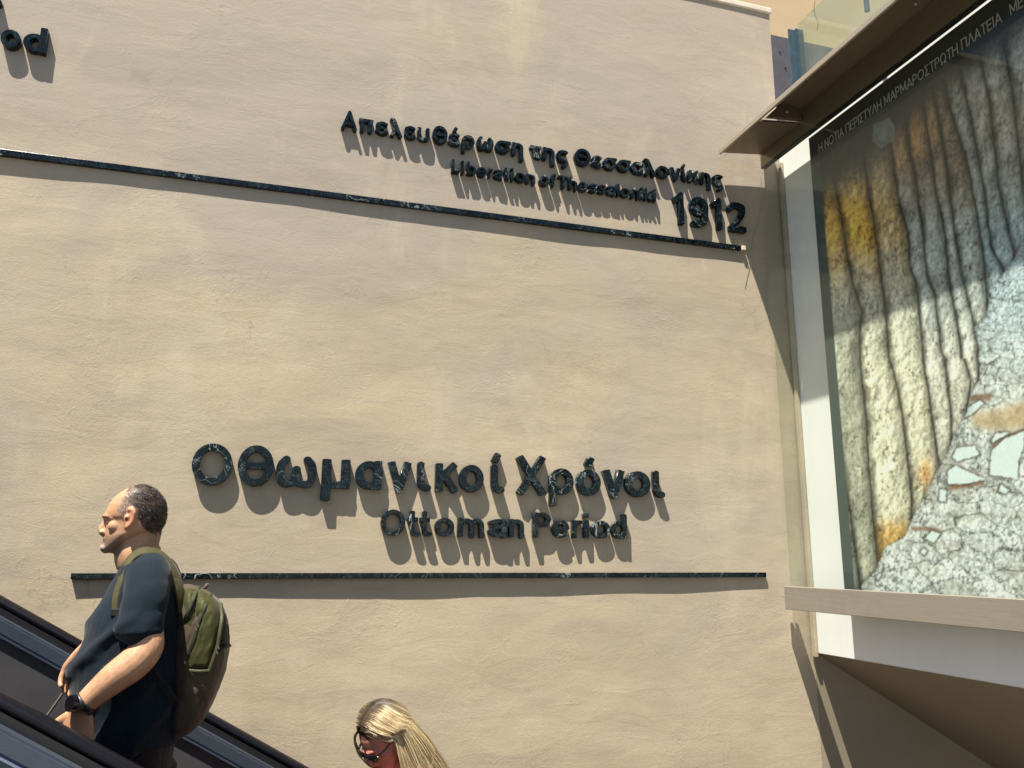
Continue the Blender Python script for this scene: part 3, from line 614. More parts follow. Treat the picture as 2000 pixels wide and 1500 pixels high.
for i, b in enumerate(BD+[BD[-1]+300]):
    t = (U-prev)/np.maximum(b-prev, 4); inside = (t >= 0) & (t < 1)
    g = sst(W+40*(big-0.5), 330, 640)
    top = c3(0.20, 0.15, 0.105); mid = c3(0.46, 0.475, 0.40); low = c3(0.68, 0.66, 0.50)
    if i >= 4: mid = c3(0.42, 0.46, 0.44); low = c3(0.62, 0.61, 0.51)
    if i >= 8: top = c3(0.30, 0.31, 0.28); mid = c3(0.36, 0.46, 0.49); low = c3(0.36, 0.33, 0.28)
    if i == 1: low = c3(0.36, 0.37, 0.29)
    if i == 0: low = c3(0.30, 0.34, 0.30)
    c = mixc(mixc(top, mid, sst(W+90*(med-0.5), 300, 520)), low, sst(W+60*(med-0.5), 540, 760))
    och = {1: 0.9, 2: 1.0, 3: 0.55, 4: 0.45, 5: 0.75, 6: 0.5}.get(i, 0.15)
    oc = c3(0.74, 0.42, 0.07) if i < 4 else c3(0.62, 0.33, 0.11)
    vo = 440 if i < 4 else 230
    c = mixc(c, oc, och*np.exp(-((W-vo-60*(big-0.5))/95)**2)*sst(0.6*big+0.4*med, 0.22, 0.5))
    if i == 2: c = mixc(c, c3(0.50, 0.29, 0.045), sst(W+30*med, 1010, 1055)*0.85)         # rusty foot
    if i == 3: c = mixc(c, c3(0.58, 0.30, 0.08), np.exp(-((W-925)/32)**2-((t-0.55-0.3*(med-0.5))/0.28)**2)*0.9)
    if i == 2: c = c*(1-0.22*sst(np.abs(np.sin((U*1.0+W*0.42)/13+4*big)), 0.97, 1.0)*((W > 640) & (W < 900)))[..., None]
    tb = t+0.18*(med-0.5)+0.22*(fbm(U/12+i*3.3, W/55, 71, 3)-0.5)
    prof = 0.22+0.78*sst(tb, -0.04, 0.30)*(1-0.62*sst(tb, 0.55, 1.0))
    crev = 1-0.93*np.exp(-np.minimum(np.abs(U-b), np.abs(U-prev))/3.4)
    rough = 1+0.7*(fine-0.5)+0.45*(med-0.5)+0.5*(big-0.5)+0.7*(fbm(U/7, W/60, 91, 4)-0.5)
    pits = 1-0.5*sst(0.36-fine, 0.0, 0.08)*sst(med, 0.6, 0.35)
    c = c*(prof*crev*rough*pits*emb)[..., None]
    img = np.where(inside[..., None], c, img); prev = b
# the cracked paving at the foot
env = A([(1700, 620), (1480, 700), (1340, 815), (1240, 985), (1150, 1090), (1130, 1255), (1052, 1315), (1085, 1450)])+B([(1080, 130), (1035, 200), (1000, 335), (925, 490), (858, 610), (790, 760), (692, 930), (640, 1050), (540, 1105), (495, 1215), (388, 1335), (380, 1600)])
eu = np.interp(W, [q[1] for q in env], [q[0] for q in env])+10*(fbm(U*0+3, W/18, 21, 4)-0.5)
gm = sst(U-eu, -1.5, 3.5)*(W > 380)
dp = np.clip((W-420)/700, 0.05, 1.3); sc1 = 10+42*dp
gx_, gy_ = (U-1500)/48*np.exp(-0.0016*(W-1000))*0.8, 26*np.log(np.maximum(W-330, 20)/40)*0.72
gy_ = gy_+0.55*(fbm(U/30, W/24, 31, 3)-0.5); gx_ = gx_+0.55*(fbm(U/30, W/24, 33, 3)-0.5)
d1, d2, cid = worley(gx_, gy_, 4); e1 = d2-d1; d1b, d2b, cidb = worley(gx_*2.3+9, gy_*2.3, 14); e2 = d2b-d1b
gcol = mixc(c3(0.48, 0.52, 0.50), c3(0.70, 0.75, 0.72), cid)
gcol = mixc(gcol, c3(0.36, 0.335, 0.27), 0.45*sst(fbm(U/60, W/36, 41, 4), 0.52, 0.68))
gcol = mixc(gcol, c3(0.42, 0.55, 0.62), 0.7*sst(-W, -800, -560))
gcol = gcol*(1-0.8*np.exp(-e1/0.055)*sst(fbm(U/40, W/30, 47, 3), 0.25, 0.45))[..., None]*(1-0.4*np.exp(-e2/0.09)*sst(fbm(U/30, W/25, 43, 3), 0.40, 0.6))[..., None]
gcol = gcol*np.clip((1+0.9*(fine-0.5)+0.35*(med-0.5))*(0.45+0.55*emb), 0.3, 1.5)[..., None]*(1-0.42*sst(0.44-fine, 0.0, 0.09)*sst(fbm(U/34, W/26, 53, 3), 0.35, 0.6))[..., None]
def poly_mask(P, soft=2.0):
    ins = np.zeros(U.shape, bool); dist = np.full(U.shape, 1e3); n = len(P)
    for k in range(n):
        (xa, ya), (xb, yb) = P[k], P[(k+1) % n]
        cond = ((ya > W) != (yb > W)); xi = xa+(W-ya)*(xb-xa)/((yb-ya) if yb != ya else 1e-9); ins ^= cond & (U < xi)
        L2 = (xb-xa)**2+(yb-ya)**2; tt = np.clip(((U-xa)*(xb-xa)+(W-ya)*(yb-ya))/L2, 0, 1); dist = np.minimum(dist, np.hypot(U-xa-tt*(xb-xa), W-ya-tt*(yb-ya)))
    sd = np.where(ins, -dist, dist); return sst(-sd+3*(fine-0.5), -soft, soft), sd
for P in (B([(1030, 220), (1160, 205), (1150, 245), (1040, 250)]), B([(905, 735), (1120, 715), (1120, 745), (905, 775)]), B([(1150, 500), (1240, 440), (1350, 405), (1350, 425), (1165, 525)]), B([(690, 985), (820, 985), (890, 1015), (690, 1010)])):
    mk, sd = poly_mask(P, 4); gcol = mixc(gcol, c3(0.22, 0.11, 0.05), 0.85*mk)
mk, sd = poly_mask(B([(1040, 330), (1200, 290), (1500, 200), (1500, 400), (1180, 430), (1050, 400)]), 14); gcol = mixc(gcol, c3(0.44, 0.31, 0.15)*(0.6+0.8*med)[..., None], 0.8*mk)
for P in (B([(978, 350), (1010, 300), (1085, 250), (1110, 262), (1050, 320), (1000, 345)]), B([(902, 660), (950, 632), (1120, 708), (1000, 735), (908, 735)]), B([(1150, 640), (1165, 540), (1240, 470), (1350, 425), (1345, 520), (1315, 600), (1310, 705), (1150, 680)]), B([(930, 580), (960, 525), (1060, 515), (1088, 565), (960, 600)]),
          B([(1160, 480), (1190, 440), (1260, 435), (1170, 490)]), B([(765, 1055), (815, 1012), (858, 1030), (820, 1075)]), B([(745, 1130), (765, 1115), (780, 1130), (765, 1150)]), B([(1200, 780), (1215, 740), (1260, 770), (1240, 790)]), B([(855, 830), (860, 770), (893, 770), (890, 840)]), B([(1420, 470), (1560, 400), (1640, 560), (1520, 690), (1400, 640)]), B([(1700, 420), (1900, 380), (1980, 540), (1780, 640)])):
    mk, sd = poly_mask(P); gcol = mixc(gcol, c3(0.07, 0.06, 0.05), 0.75*sst(-sd, -7, -2)*(1-mk)); gcol = mixc(gcol, c3(0.62, 0.72, 0.72)*(1+0.12*(fine-0.5))[..., None], mk)
img = mixc(img, gcol, gm)
img = img*(1-0.55*np.exp(-np.abs(U-eu)/7)*(W > 420))[..., None]
# smoky dark head of the print, title band and left margin
vt = 352-0.86*(U-1617)+26*(big-0.5)
img = mixc(img, c3(0.052, 0.046, 0.040)*(0.8+0.5*fine)[..., None], 1-sst(W-vt, -12, 85))
mk, sd = poly_mask([(1706, 243), (1738, 230), (1748, 250), (1745, 275), (1722, 290), (1704, 275)], 1.5)
img = mixc(img, c3(0.16, 0.175, 0.15)*(0.55+0.9*fbm(U/9, W/9, 61, 3))[..., None], mk)
ztx = atX(1600, 299, XP).z
img = mixc(img, c3(0.022, 0.025, 0.026), sst(ZZ, ztx-0.045, ztx-0.03))
img = mixc(img, c3(0.055, 0.075, 0.072), 1-sst(S, 0.068, 0.071))
img = mixc(img, c3(0.025, 0.03, 0.03), (1-sst(S, 0.071, 0.073))*sst(ZZ, ztx-0.045, ztx-0.03))
img = np.where((ZZ < ztx-0.03)[..., None], img*1.18, img); img = np.clip(img, 0.008, 0.86)
idx = np.arange(ny*nz).reshape(nz, ny)
Fq = np.stack([idx[:-1, :-1], idx[1:, :-1], idx[1:, 1:], idx[:-1, 1:]], -1).reshape(-1, 4)
me = bpy.data.meshes.new('print'); me.from_pydata(Pw.reshape(-1, 3).tolist(), [], Fq.tolist()); me.update()
setcol(me, img.reshape(-1, 3)); M_PRINT = m_attr('printed_vinyl', 0.38, 260, 0.10, 0.02, 0.0005, spec=0.4)
link('print', me, M_PRINT, ps)
# title of the poster
M_TEXT = m_paint('pale_print', (0.42, 0.42, 0.38), 0.5)
def poster_text(text, ys, ye, zb, H, w=0.10):
    adv = []; x = 0
    for ch in text:
        if ch == ' ': x += 0.34; continue
        _, a, b = contours(ch, w); adv.append((ch, x)); x += (b-a)+(0.13 if ch not in 'ΑΛΤΥ' else 0.07)
    L = ys-ye; k = L/(x-0.1); bmx = []
    verts, facs = [], []
    for ch, xx in adv:
        m2 = glyph_mesh(ch, w, k, H, 0.0012, 0.0); n0 = len(verts)
        verts += [(XP-0.0015, ys-xx*k-v.co.x, zb+v.co.y) if False else (XP-0.0012+v.co.z, ys-xx*k-v.co.x, zb+v.co.y) for v in m2.vertices]; facs += [tuple(n0+i for i in p.vertices) for p in m2.polygons]; bpy.data.meshes.remove(m2)
    me = bpy.data.meshes.new('title_text'); me.from_pydata(verts, [], facs); me.update(); link('title_text', me, M_TEXT, ps)
y_a, y_b = atX(1600, 297, XP).y, atX(1957, 40, XP).y
Ht = 0.046
poster_text('Η ΝΟΤΙΑ ΠΕΡΙΣΤΥΛΗ ΜΑΡΜΑΡΟΣΤΡΩΤΗ ΠΛΑΤΕΙΑ', y_a, y_b, ztx, Ht)
ym = atX(1974, 27, XP).y; poster_text('ΜΕ', ym, ym-(y_a-y_b)*0.052, ztx, Ht)

# ------------------------------------------------------------------ escalator
YF, YNR, MZ, SL = 3.285, 2.23, -0.6186, math.tan(math.radians(30.2))
es = empty('escalator', (0, 2.75, -2.0)); tag(es, 'dark grey escalator with black handrails sloping down to the right before the wall', 'escalator')
XA, XB = -5.0, 6.2
XB = 5.6
def rz(x): return MZ-SL*x
def slab(name, y0, y1, dz0, dz1, mat, x0=XA, x1=XB, bev=0):
    bm = bmesh.new(); prism(bm, [(x0, y0, rz(x0)+dz0), (x0, y0, rz(x0)+dz1), (x0, y1, rz(x0)+dz1), (x0, y1, rz(x0)+dz0)], (x1-x0, 0, -SL*(x1-x0)))
    if bev: bmesh.ops.bevel(bm, geom=bm.edges[:], offset=bev, segments=2, affect='EDGES')
    return bmobj(name, bm, mat, es)
XB = 5.2
for (yc, s) in ((YF, -1), (YNR, 1)):          # s: side of the steps
    bm = bmesh.new(); tube(bm, [(XA, yc, rz(XA)-0.019), (0, yc, rz(0)-0.019), (XB, yc, rz(XB)-0.019)], 0.017, 20, 6, flat=(1.7, 1.0), up=(0, 0, 1)); bmobj('handrail', bm, M_RUBBER, es, True)
    slab('handrail_guide', yc-0.030, yc+0.030, -0.056, -0.034, M_BLACK)
    slab('deck_profile', yc-0.062, yc+0.062, -0.110, -0.0565, M_PROFILE, bev=0.006)
    slab('trim_line', yc-0.066, yc+0.066, -0.1165, -0.1105, M_EDGE)
    slab('balustrade_panel', yc-0.052, yc+0.052, -0.62, -0.117, M_PANEL)
    slab('skirt', yc-0.058 if s > 0 else yc-0.075, yc+0.075 if s > 0 else yc+0.058, -1.35, -0.6205, M_PANEL)
    for k in range(-4, 5):
        bm = bmesh.new(); x = atY(147, 1286, YF-0.054).x+k*1.45; n = Vector((math.sin(math.radians(30)), 0, math.cos(math.radians(30)))); t = Vector((math.cos(math.radians(30)), 0, -math.sin(math.radians(30))))
        c = Vector((x, yc-0.0535, rz(x)-0.118))
        prism(bm, [c-t*0.0022, c+t*0.0022, c+t*0.0022-n*0.42, c-t*0.0022-n*0.42], (0, 0.107, 0))
        bmobj('panel_joint', bm, M_LIP, es)
slab('lower_profile', YNR-0.060, YNR-0.0525, -0.190, -0.1185, M_PROFILE); slab('lower_trim', YNR-0.064, YNR-0.0525, -0.1975, -0.1905, M_EDGE)
slab('truss', YNR-0.02, YF+0.02, -1.75, -1.36, M_PANEL)
STEP_DX = 0.40
def step_z(k): return rz(k*STEP_DX)-0.98
for k in range(-9, 12):
    bm = bmesh.new(); x = k*STEP_DX; z = step_z(k)
    box(bm, x-0.20, x+0.199, YNR+0.09, YF-0.09, z-0.30, z-0.012)
    for r in range(40): box(bm, x-0.20, x+0.199, YNR+0.095+r*0.0218, YNR+0.106+r*0.0218, z-0.0118, z)
    bmobj('step', bm, M_STEP, es)

# ------------------------------------------------------------------ people
YM = 2.757
C0 = atY(260, 1013.33, YM)                                  # the man's ear hole
_px = (atY(261, 1013.33, YM)-C0).x; _pz = -(atY(260, 1014.33, YM)-C0).z
def ribbon(bm, pts, nrm, hw, th, sub=5):
    q = catmull([tuple(p)+tuple(n)+(h,) for p, n, h in zip(pts, nrm, hw if hasattr(hw, '__len__') else [hw]*len(pts))], sub); rings = []
    for i in range(len(q)):
        c = Vector(q[i][:3]); t = (Vector(q[min(i+1, len(q)-1)][:3])-Vector(q[max(i-1, 0)][:3])).normalized()
        n = Vector(q[i][3:6]); n = (n-t*n.dot(t)).normalized(); b = t.cross(n); h = q[i][6]
        rings.append([c+b*h*u+n*th*v for u, v in ((-1, -.5), (-.94, .5), (-.5, 1), (.5, 1), (.94, .5), (1, -.5))])
    loft(bm, rings)
def head_shapes(bm, M, fem=False):
    """M(zx, zy, y): profile coordinates (z-units of about 1/3 mm) and sideways metres -> world"""
    rows = [(166, 690, 790, .022), (185, 610, 850, .045), (215, 545, 900, .058), (260, 480, 950, .068), (320, 415, 1005, .074), (400, 365, 1040, .078), (480, 337, 1053, .079),
            (540, 322, 1053, .077), (580, 345, 1048, .074), (620, 352, 1035, .073), (670, 352, 1005, .072), (710, 354, 965, .070), (750, 354, 860, .067), (800, 358, 720, .061),
            (850, 362, 650, .055), (890, 356, 600, .047), (925, 364, 560, .037), (950, 388, 520, .024), (962, 430, 490, .010)]
    if fem: rows = [(a, b+(8 if 480 < a < 560 else 0), c, w*0.95) for a, b, c, w in rows]
    R = []
    for zy, f, b, w in rows:
        ring = []; c, a = (f+b)/2, (b-f)/2
        for k in range(36):
            t = 2*math.pi*k/36; ct, st = math.cos(t), math.sin(t)
            X = math.copysign(abs(ct)**(2/2.25), ct); Y = math.copysign(abs(st)**(2/2.25), st)
            ww = w*(1-0.16*max(0, -ct)*float(sst(np.float64(zy), 300, 620)))
            ring.append(M(c+a*X, zy, ww*Y))
        R.append(ring)
    loft(bm, R)
    T = lambda pts, r, **k: tube(bm, [M(*p) for p in pts], r, 10, 4, **k)
    T([(350, 560, 0), (335, 620, 0), (318, 665, 0), (306, 706, 0)], [.0075, .009, .0115, .0115]); T([(306, 706, 0), (322, 730, 0), (350, 738, 0)], [.0095, .0095, .008])
    for s in (-1, 1):
        ball(bm, M(328, 722, s*.0125), .0085, 1.2, 1, .85, 12)
        T([(334, 547, s*.006), (336, 540, s*.020), (388, 544, s*.038), (452, 572, s*.054)], [.0060, .0070, .0062, .003])
        ball(bm, M(417, 597, s*.030), .0112, 1, 1.15, .85, 14)
        ball(bm, M(505, 655, s*.049), .017, 1.5, .8, 1.1, 14)
        T([(650, 470, s*.079), (690, 468, s*.086), (716, 510, s*.089), (708, 590, s*.087), (670, 650, s*.083), (640, 672, s*.079)], [.005, .0062, .0062, .0062, .0062, .0072])
        T([(640, 668, s*.078), (622, 600, s*.079), (625, 560, s*.079)], [.005, .0045, .004]); T([(690, 500, s*.080), (690, 580, s*.079), (660, 640, s*.078)], [.008, .009, .007])
        T([(615, 585, s*.076), (622, 560, s*.082), (630, 545, s*.076)], .005)
    T([(372, 797, -.024), (356, 786, -.010), (352, 783, 0), (356, 786, .010), (372, 797, .024)], [.002, .0042, .0048, .0042, .002])
    T([(374, 802, -.022), (362, 818, -.010), (357, 821, 0), (362, 818, .010), (374, 802, .022)], [.002, .0046, .0055, .0046, .002])
    ball(bm, M(384, 895, 0), .0175, 1, 1.35, 1.05, 16)
def hand(bm, wrist, d, n, side, s=1.0, curl=0.5):
    """palm and five fingers; d = the way the fingers point, n = palm normal, side = where the thumb leaves"""
    w = Vector(wrist); d = Vector(d).normalized(); n = Vector(n); n = (n-d*n.dot(d)).normalized(); t = d.cross(n)*side
    tube(bm, [w, w+d*.035*s, w+d*.075*s, w+d*.092*s], [.026*s, .036*s, .042*s, .040*s], 14, 4, flat=(1.0, .42), up=n)
    for k, (off, L) in enumerate(((.030, .072), (.0105, .082), (-.0095, .076), (-.029, .060))):
        b = w+d*.088*s+t*off*s; c = curl*(1+.15*k)
        d1 = (d*math.cos(c*.5)+n*math.sin(c*.5)+t*(off*.8)).normalized(); d2 = (d*math.cos(c*1.2)+n*math.sin(c*1.2)+t*off*.5).normalized(); d3 = (d*math.cos(c*1.9)+n*math.sin(c*1.9)).normalized()
        p1 = b+d1*L*.45*s; p2 = p1+d2*L*.32*s; p3 = p2+d3*L*.25*s
        tube(bm, [b-d*.02*s, b, p1, p2, p3], [.0095*s, .0098*s, .0092*s, .0082*s, .0068*s], 10, 3)
    b = w+d*.025*s+t*.026*s+n*.006*s; p1 = b+(d*.6+t*.75+n*.25).normalized()*.042*s; p2 = p1+(d*.9+t*.25+n*.35).normalized()*.032*s; p3 = p2+(d+n*.5).normalized()*.022*s
    tube(bm, [b, p1, p2, p3], [.014*s, .0125*s, .0105*s, .008*s], 10, 3)
def project(V):
    w = V @ np.array(Fv); return 1000+FPX*(V @ np.array(Rv))/w, 750-FPX*(V @ np.array(Uv))/w
def inpoly(P, U, W):
    ins = np.zeros(U.shape, bool); n = len(P)
    for k in range(n):
        (xa, ya), (xb, yb) = P[k], P[(k+1) % n]
        c = ((ya > W) != (yb > W)); ins ^= c & (U < xa+(W-ya)*(xb-xa)/((yb-ya) if yb != ya else 1e-9))
    return ins
def strands(name, base, dirs, length, width, cols, mat, parent):
    """short flat hairs: base points, directions, per-hair colour"""
    n = len(base); d = dirs/np.linalg.norm(dirs, axis=1, keepdims=True)
    r = rng.normal(size=(n, 3)); s = np.cross(d, r); s /= np.linalg.norm(s, axis=1, keepdims=True); s *= width
    mid = base+d*(length*0.55)[:, None]; tip = base+d*length[:, None]+rng.normal(size=(n, 3))*length[:, None]*0.12
    V = np.stack([base-s, base+s, mid+s*.8, mid-s*.8, tip], 1).reshape(-1, 3); i = np.arange(n)*5
    fac = [(a, a+1, a+2, a+3) for a in i.tolist()]+[(a+3, a+2, a+4) for a in i.tolist()]
    me = bpy.data.meshes.new(name); me.from_pydata(V.tolist(), [], fac); me.update(); setcol(me, np.repeat(cols, 5, 0)); return link(name, me, mat, parent)
M_SKIN = m_attr('skin', 0.48, 220, 0.14, 0.12, 0.0012, sss=0.12, spec=0.4)
M_HAIR = m_attr('hair', 0.5, 300, 0.25, 0.0, 0.001, spec=0.3)
M_HAIRCAP = m_attr('hair_roots', 0.85, 300, 0.3, 0.3, 0.002, spec=0.1)
M_SHIRT = m_cloth('navy_jersey', (0.0032, 0.0098, 0.0175), 900, 0.9, 0.15, 0.06, 0.12)
M_TROUS = m_cloth('black_cotton', (0.008, 0.008, 0.010), 700, 0.85, 0.2, 0.1, 0.4)
M_SHOE = m_paint('black_leather', (0.02, 0.02, 0.02), 0.5)
M_OLIVE = m_cloth('olive_nylon', (0.078, 0.079, 0.027), 1200, 0.5, 0.07, 0.1, 0.22)
M_BAGBACK = m_cloth('olive_brown_nylon', (0.062, 0.044, 0.028), 1200, 0.55, 0.10, 0.1, 0.6)
M_PIPING = m_cloth('olive_piping', (0.045, 0.048, 0.022), 1500, 0.5, 0.2, 0.0, 0.1)
M_STRAP = m_cloth('olive_webbing', (0.048, 0.044, 0.016), 800, 0.7, 0.25, 0.05, 0.3)
M_LENS = m_paint('black_lens', (0.006, 0.004, 0.007), 0.08, 0.1)
M_RED = m_cloth('coral_red_cotton', (0.55, 0.09, 0.06), 900, 0.8, 0.1, 0.2, 0.3)
M_CHROME = m_metal('zip_metal', (0.5, 0.5, 0.48), 0.3, 0.9)

# ---- the man
man = empty('person', (C0.x, YM, -1.37)); tag(man, 'balding man in a navy shirt with an olive rucksack, facing left on the escalator', 'person')
HM = lambda zx, zy, y: Vector((C0.x+(zx-660)/6*_px, YM+y, C0.z-(zy-560)/6*_pz))
a_ = lambda px, py, dy: atY(px, py, YM+dy)
stepz = step_z(-1)
bm = bmesh.new()
head_shapes(bm, HM)
tube(bm, [HM(800, 600, 0), HM(785, 720, 0), HM(757, 860, 0), HM(745, 960, 0), HM(780, 1030, 0)], [.050, .0545, .0575, .064, .068], 24, 4)
torso = [(1092, 262, 330, .10), (1104, 250, 340, .150), (1122, 242, 346, .172), (1150, 226, 350, .182), (1190, 203, 352, .188), (1230, 187, 352, .192), (1270, 171, 350, .197), (1310, 158, 348, .202), (1345, 153, 345, .203), (1385, 157, 342, .198), (1415, 168, 338, .193), (1450, 175, 335, .19), (1490, 190, 330, .18), (1530, 215, 320, .14)]
loft(bm, [sring(a_(f, py, 0).x, a_(b, py, 0).x, YM, w, a_(f, py, 0).z, 32, 2.4) for py, f, b, w in torso])
# near (left) arm, watch side
WL = a_(163, 1376, -.262)
tube(bm, [a_(292, 1125, -.15), a_(287, 1170, -.205), a_(283, 1225, -.232), a_(288, 1264, -.25), a_(262, 1295, -.258), a_(225, 1323, -.262), a_(190, 1352, -.262), WL], [.046, .049, .0475, .042, .0445, .041, .034, .029], 18, 5)
hand(bm, a_(158, 1380, -.255), (-.04, .12, -1), (0.15, 1.0, 0.05), -1, 1.02, .45)
# far (right) arm
tube(bm, [a_(300, 1125, .15), a_(290, 1180, .21), a_(268, 1232, .25), a_(220, 1245, .27), a_(168, 1262, .275)], [.046, .049, .044, .042, .030], 18, 5)
hand(bm, a_(170, 1262, .275), (-.42, 0, -.9), (0.5, -.6, -.2), -1, 0.95, .4)
hipx = a_(262, 1500, 0).x
for s in (-1, 1):
    tube(bm, [(hipx, YM+s*.095, -.62), (hipx-.03, YM+s*.10, -.80), (hipx-.035, YM+s*.105, -1.0), (hipx+.015, YM+s*.105, -1.18), (hipx+.02, YM+s*.105, stepz+.06)], [.088, .078, .055, .052, .038], 18, 4)
    tube(bm, [(hipx+.045, YM+s*.105, stepz+.045), (hipx-.05, YM+s*.11, stepz+.04), (hipx-.15, YM+s*.115, stepz+.03)], [.035, .036, .026], 14, 4, flat=(1.1, .8), up=(0, 0, 1))
me = remesh('person_body', bm, 0.0034, 2, 0.5)
V = coords(me); pu, pv = project(V); zx = 660+(V[:, 0]-C0.x)/_px*6; zy = 560-(V[:, 2]-C0.z)/_pz*6; yy = np.abs(V[:, 1]-YM)
skin = np.ones((len(V), 3))*np.array((0.45, 0.25, 0.145))
nzv = fbm(V[:, 0]*60, V[:, 2]*60+V[:, 1]*40, 3, 4)
skin *= (0.88+0.24*nzv)[:, None]
headm = zy < 1000
def blend(mask, col): 
    global skin
    skin = skin*(1-mask[:, None])+np.array(col)*mask[:, None]
beard = headm*sst(zy, 690, 800)*(1-sst(zx, 560, 640))*(0.55+0.35*nzv); beard = np.where((zy > 775) & (zy < 835) & (yy < .022) & (zx < 400), beard*0.3, beard)
blend(beard*0.95, (0.13, 0.10, 0.085))
blend(headm*sst(zy, 858, 880)*(1-sst(zy, 900, 925))*(yy < .03)*(zx < 420)*0.55, (0.55, 0.5, 0.45))
blend(headm*np.exp(-((zy-803)/5)**2)*(yy < .022)*(zx < 385)*0.6, (0.15, 0.06, 0.045))
blend(headm*np.exp(-((zy-545-(zx-330)*0.15)/12)**2)*(yy > .008)*(yy < .055)*(zx < 420)*0.85, (0.05, 0.035, 0.028))
blend(headm*np.exp(-((zy-600)/6)**2)*(yy > .016)*(yy < .044)*(zx < 412)*0.6, (0.04, 0.025, 0.02))
HAIRP = [(600, 205), (740, 150), (860, 178), (960, 240), (1040, 350), (1085, 480), (1075, 600), (1010, 690), (965, 750), (880, 705), (800, 645), (760, 570), (742, 480), (690, 432), (625, 445), (600, 545), (545, 530), (510, 475), (548, 400), (562, 320), (578, 250)]
inh = inpoly(HAIRP, zx+60*(nzv-0.5), zy+50*(nzv-0.5)) & headm
grey = np.clip(1-sst(zx, 560, 720)+0.4*(nzv-0.5), 0, 1)
hc = np.array((0.012, 0.011, 0.012))[None]*(1-grey[:, None])+np.array((0.20, 0.19, 0.185))[None]*grey[:, None]
skin = np.where(inh[:, None], skin*(0.10+0.45*grey[:, None])+hc*(0.90-0.45*grey[:, None]), skin)
ear = headm & (yy > .0805) & (zx > 600) & (zx < 730)
blend(ear*0.45*1.0, (0.56, 0.20, 0.13))
blend((headm & (yy > .07) & (zx > 622) & (zx < 672) & (zy > 545) & (zy < 610))*0.7, (0.10, 0.03, 0.02))
blend(sst(zy, 640, 720)*(1-sst(zy, 860, 960))*sst(zx, 800, 900)*0.35, (0.16, 0.11, 0.09))
setcol(me, np.clip(skin, 0.01, 0.9)); body = link('body', me, M_SKIN, man, True)
# his cropped greying hair
me.update(); Nn = normals(me); pool = np.nonzero(inh)[0]; pick = rng.choice(pool, 9000)
b0 = V[pick]+rng.normal(size=(9000, 3))*0.0013-Nn[pick]*0.001; zxp, zyp = zx[pick], zy[pick]
tang = np.stack([0.6+0*zxp, 0*zxp, -np.clip((zyp-160)/350, 0.15, 1.2)], 1); tang -= Nn[pick]*(tang*Nn[pick]).sum(1)[:, None]
dr = tang+Nn[pick]*0.22+rng.normal(size=(9000, 3))*0.16
gp = np.clip(1-sst(zxp, 570, 780)+0.12, 0, 1); isg = rng.random(9000) < gp*0.75
cc = np.where(isg[:, None], np.array((0.26, 0.25, 0.25))*(0.6+0.6*rng.random((9000, 1))), np.array((0.012, 0.011, 0.012))*(0.5+1.0*rng.random((9000, 1))))
strands('hair', b0, dr, 0.006+0.005*rng.random(9000), 0.00035, cc, M_HAIR, man)
am = np.nonzero((V[:, 1] < YM-.21) & (pu > 175) & (pu < 300) & (pv > 1265) & (pv < 1385))[0]; pick = rng.choice(am, 1500)
ad = np.array((-.75, 0, -.65))[None]+Nn[pick]*0.35+rng.normal(size=(1500, 3))*0.3
strands('arm_hair', V[pick]-Nn[pick]*0.0005, ad, 0.007+0.006*rng.random(1500), 0.00016, np.ones((1500, 3))*np.array((0.10, 0.055, 0.025)), M_HAIR, man)
# navy T-shirt
bm = bmesh.new()
shirt = [(1086, 262, 322, .078), (1092, 250, 333, .115), (1103, 241, 344, .160), (1122, 233, 351, .183), (1150, 216, 356, .194), (1190, 193, 358, .199), (1230, 177, 358, .203), (1270, 161, 356, .208), (1310, 148, 354, .213), (1345, 143, 351, .214), (1385, 147, 348, .209), (1415, 158, 345, .205), (1448, 164, 342, .202)]
loft(bm, [sring(a_(f, py, 0).x, a_(b, py, 0).x, YM, w, a_(f, py, 0).z, 36, 2.4) for py, f, b, w in shirt])
for s in (-1, 1):
    tube(bm, [a_(296, 1112, s*.095), a_(290, 1130, s*.155), a_(284, 1165, s*.207), a_(278, 1205, s*.228), a_(275, 1242, s*.240)], [.052, .060, .0585, .0575, .0565], 24, 5)
me = remesh('t_shirt', bm, 0.005, 4, 0.5)
V = coords(me); me.update(); Nn = normals(me)
X_, Y_, Z_ = V[:, 0], V[:, 1], V[:, 2]
torsoM = (np.abs(Y_-YM) < .205)
# drape folds pulled from the arm pit down to the belly, and small wrinkles on the sleeve
fold = (0.5+0.5*np.sin((X_*0.75-Z_*0.55)*80+5*fbm(X_*6, Z_*6, 2, 3)))**2*sst(-Z_, .10, .25)*(1-sst(-Z_, .52, .66))*0.019*sst(fbm(X_*5, Z_*5, 12, 3), .3, .55)
wr = (fbm(X_*16+Y_*10, Z_*10, 5, 3)-0.35)*0.008+0.5*np.abs(fbm(X_*11-Z_*13, Z_*9+Y_*8, 15, 2)-0.5)*0.016
keep = sst(-Z_, -0.06, 0.0)
V = V+Nn*((fold*np.where(Y_ < YM, 1, .6)+wr)*keep)[:, None]
me.vertices.foreach_set('co', V.ravel()); me.update(); tee = link('t_shirt', me, M_SHIRT, man, True)
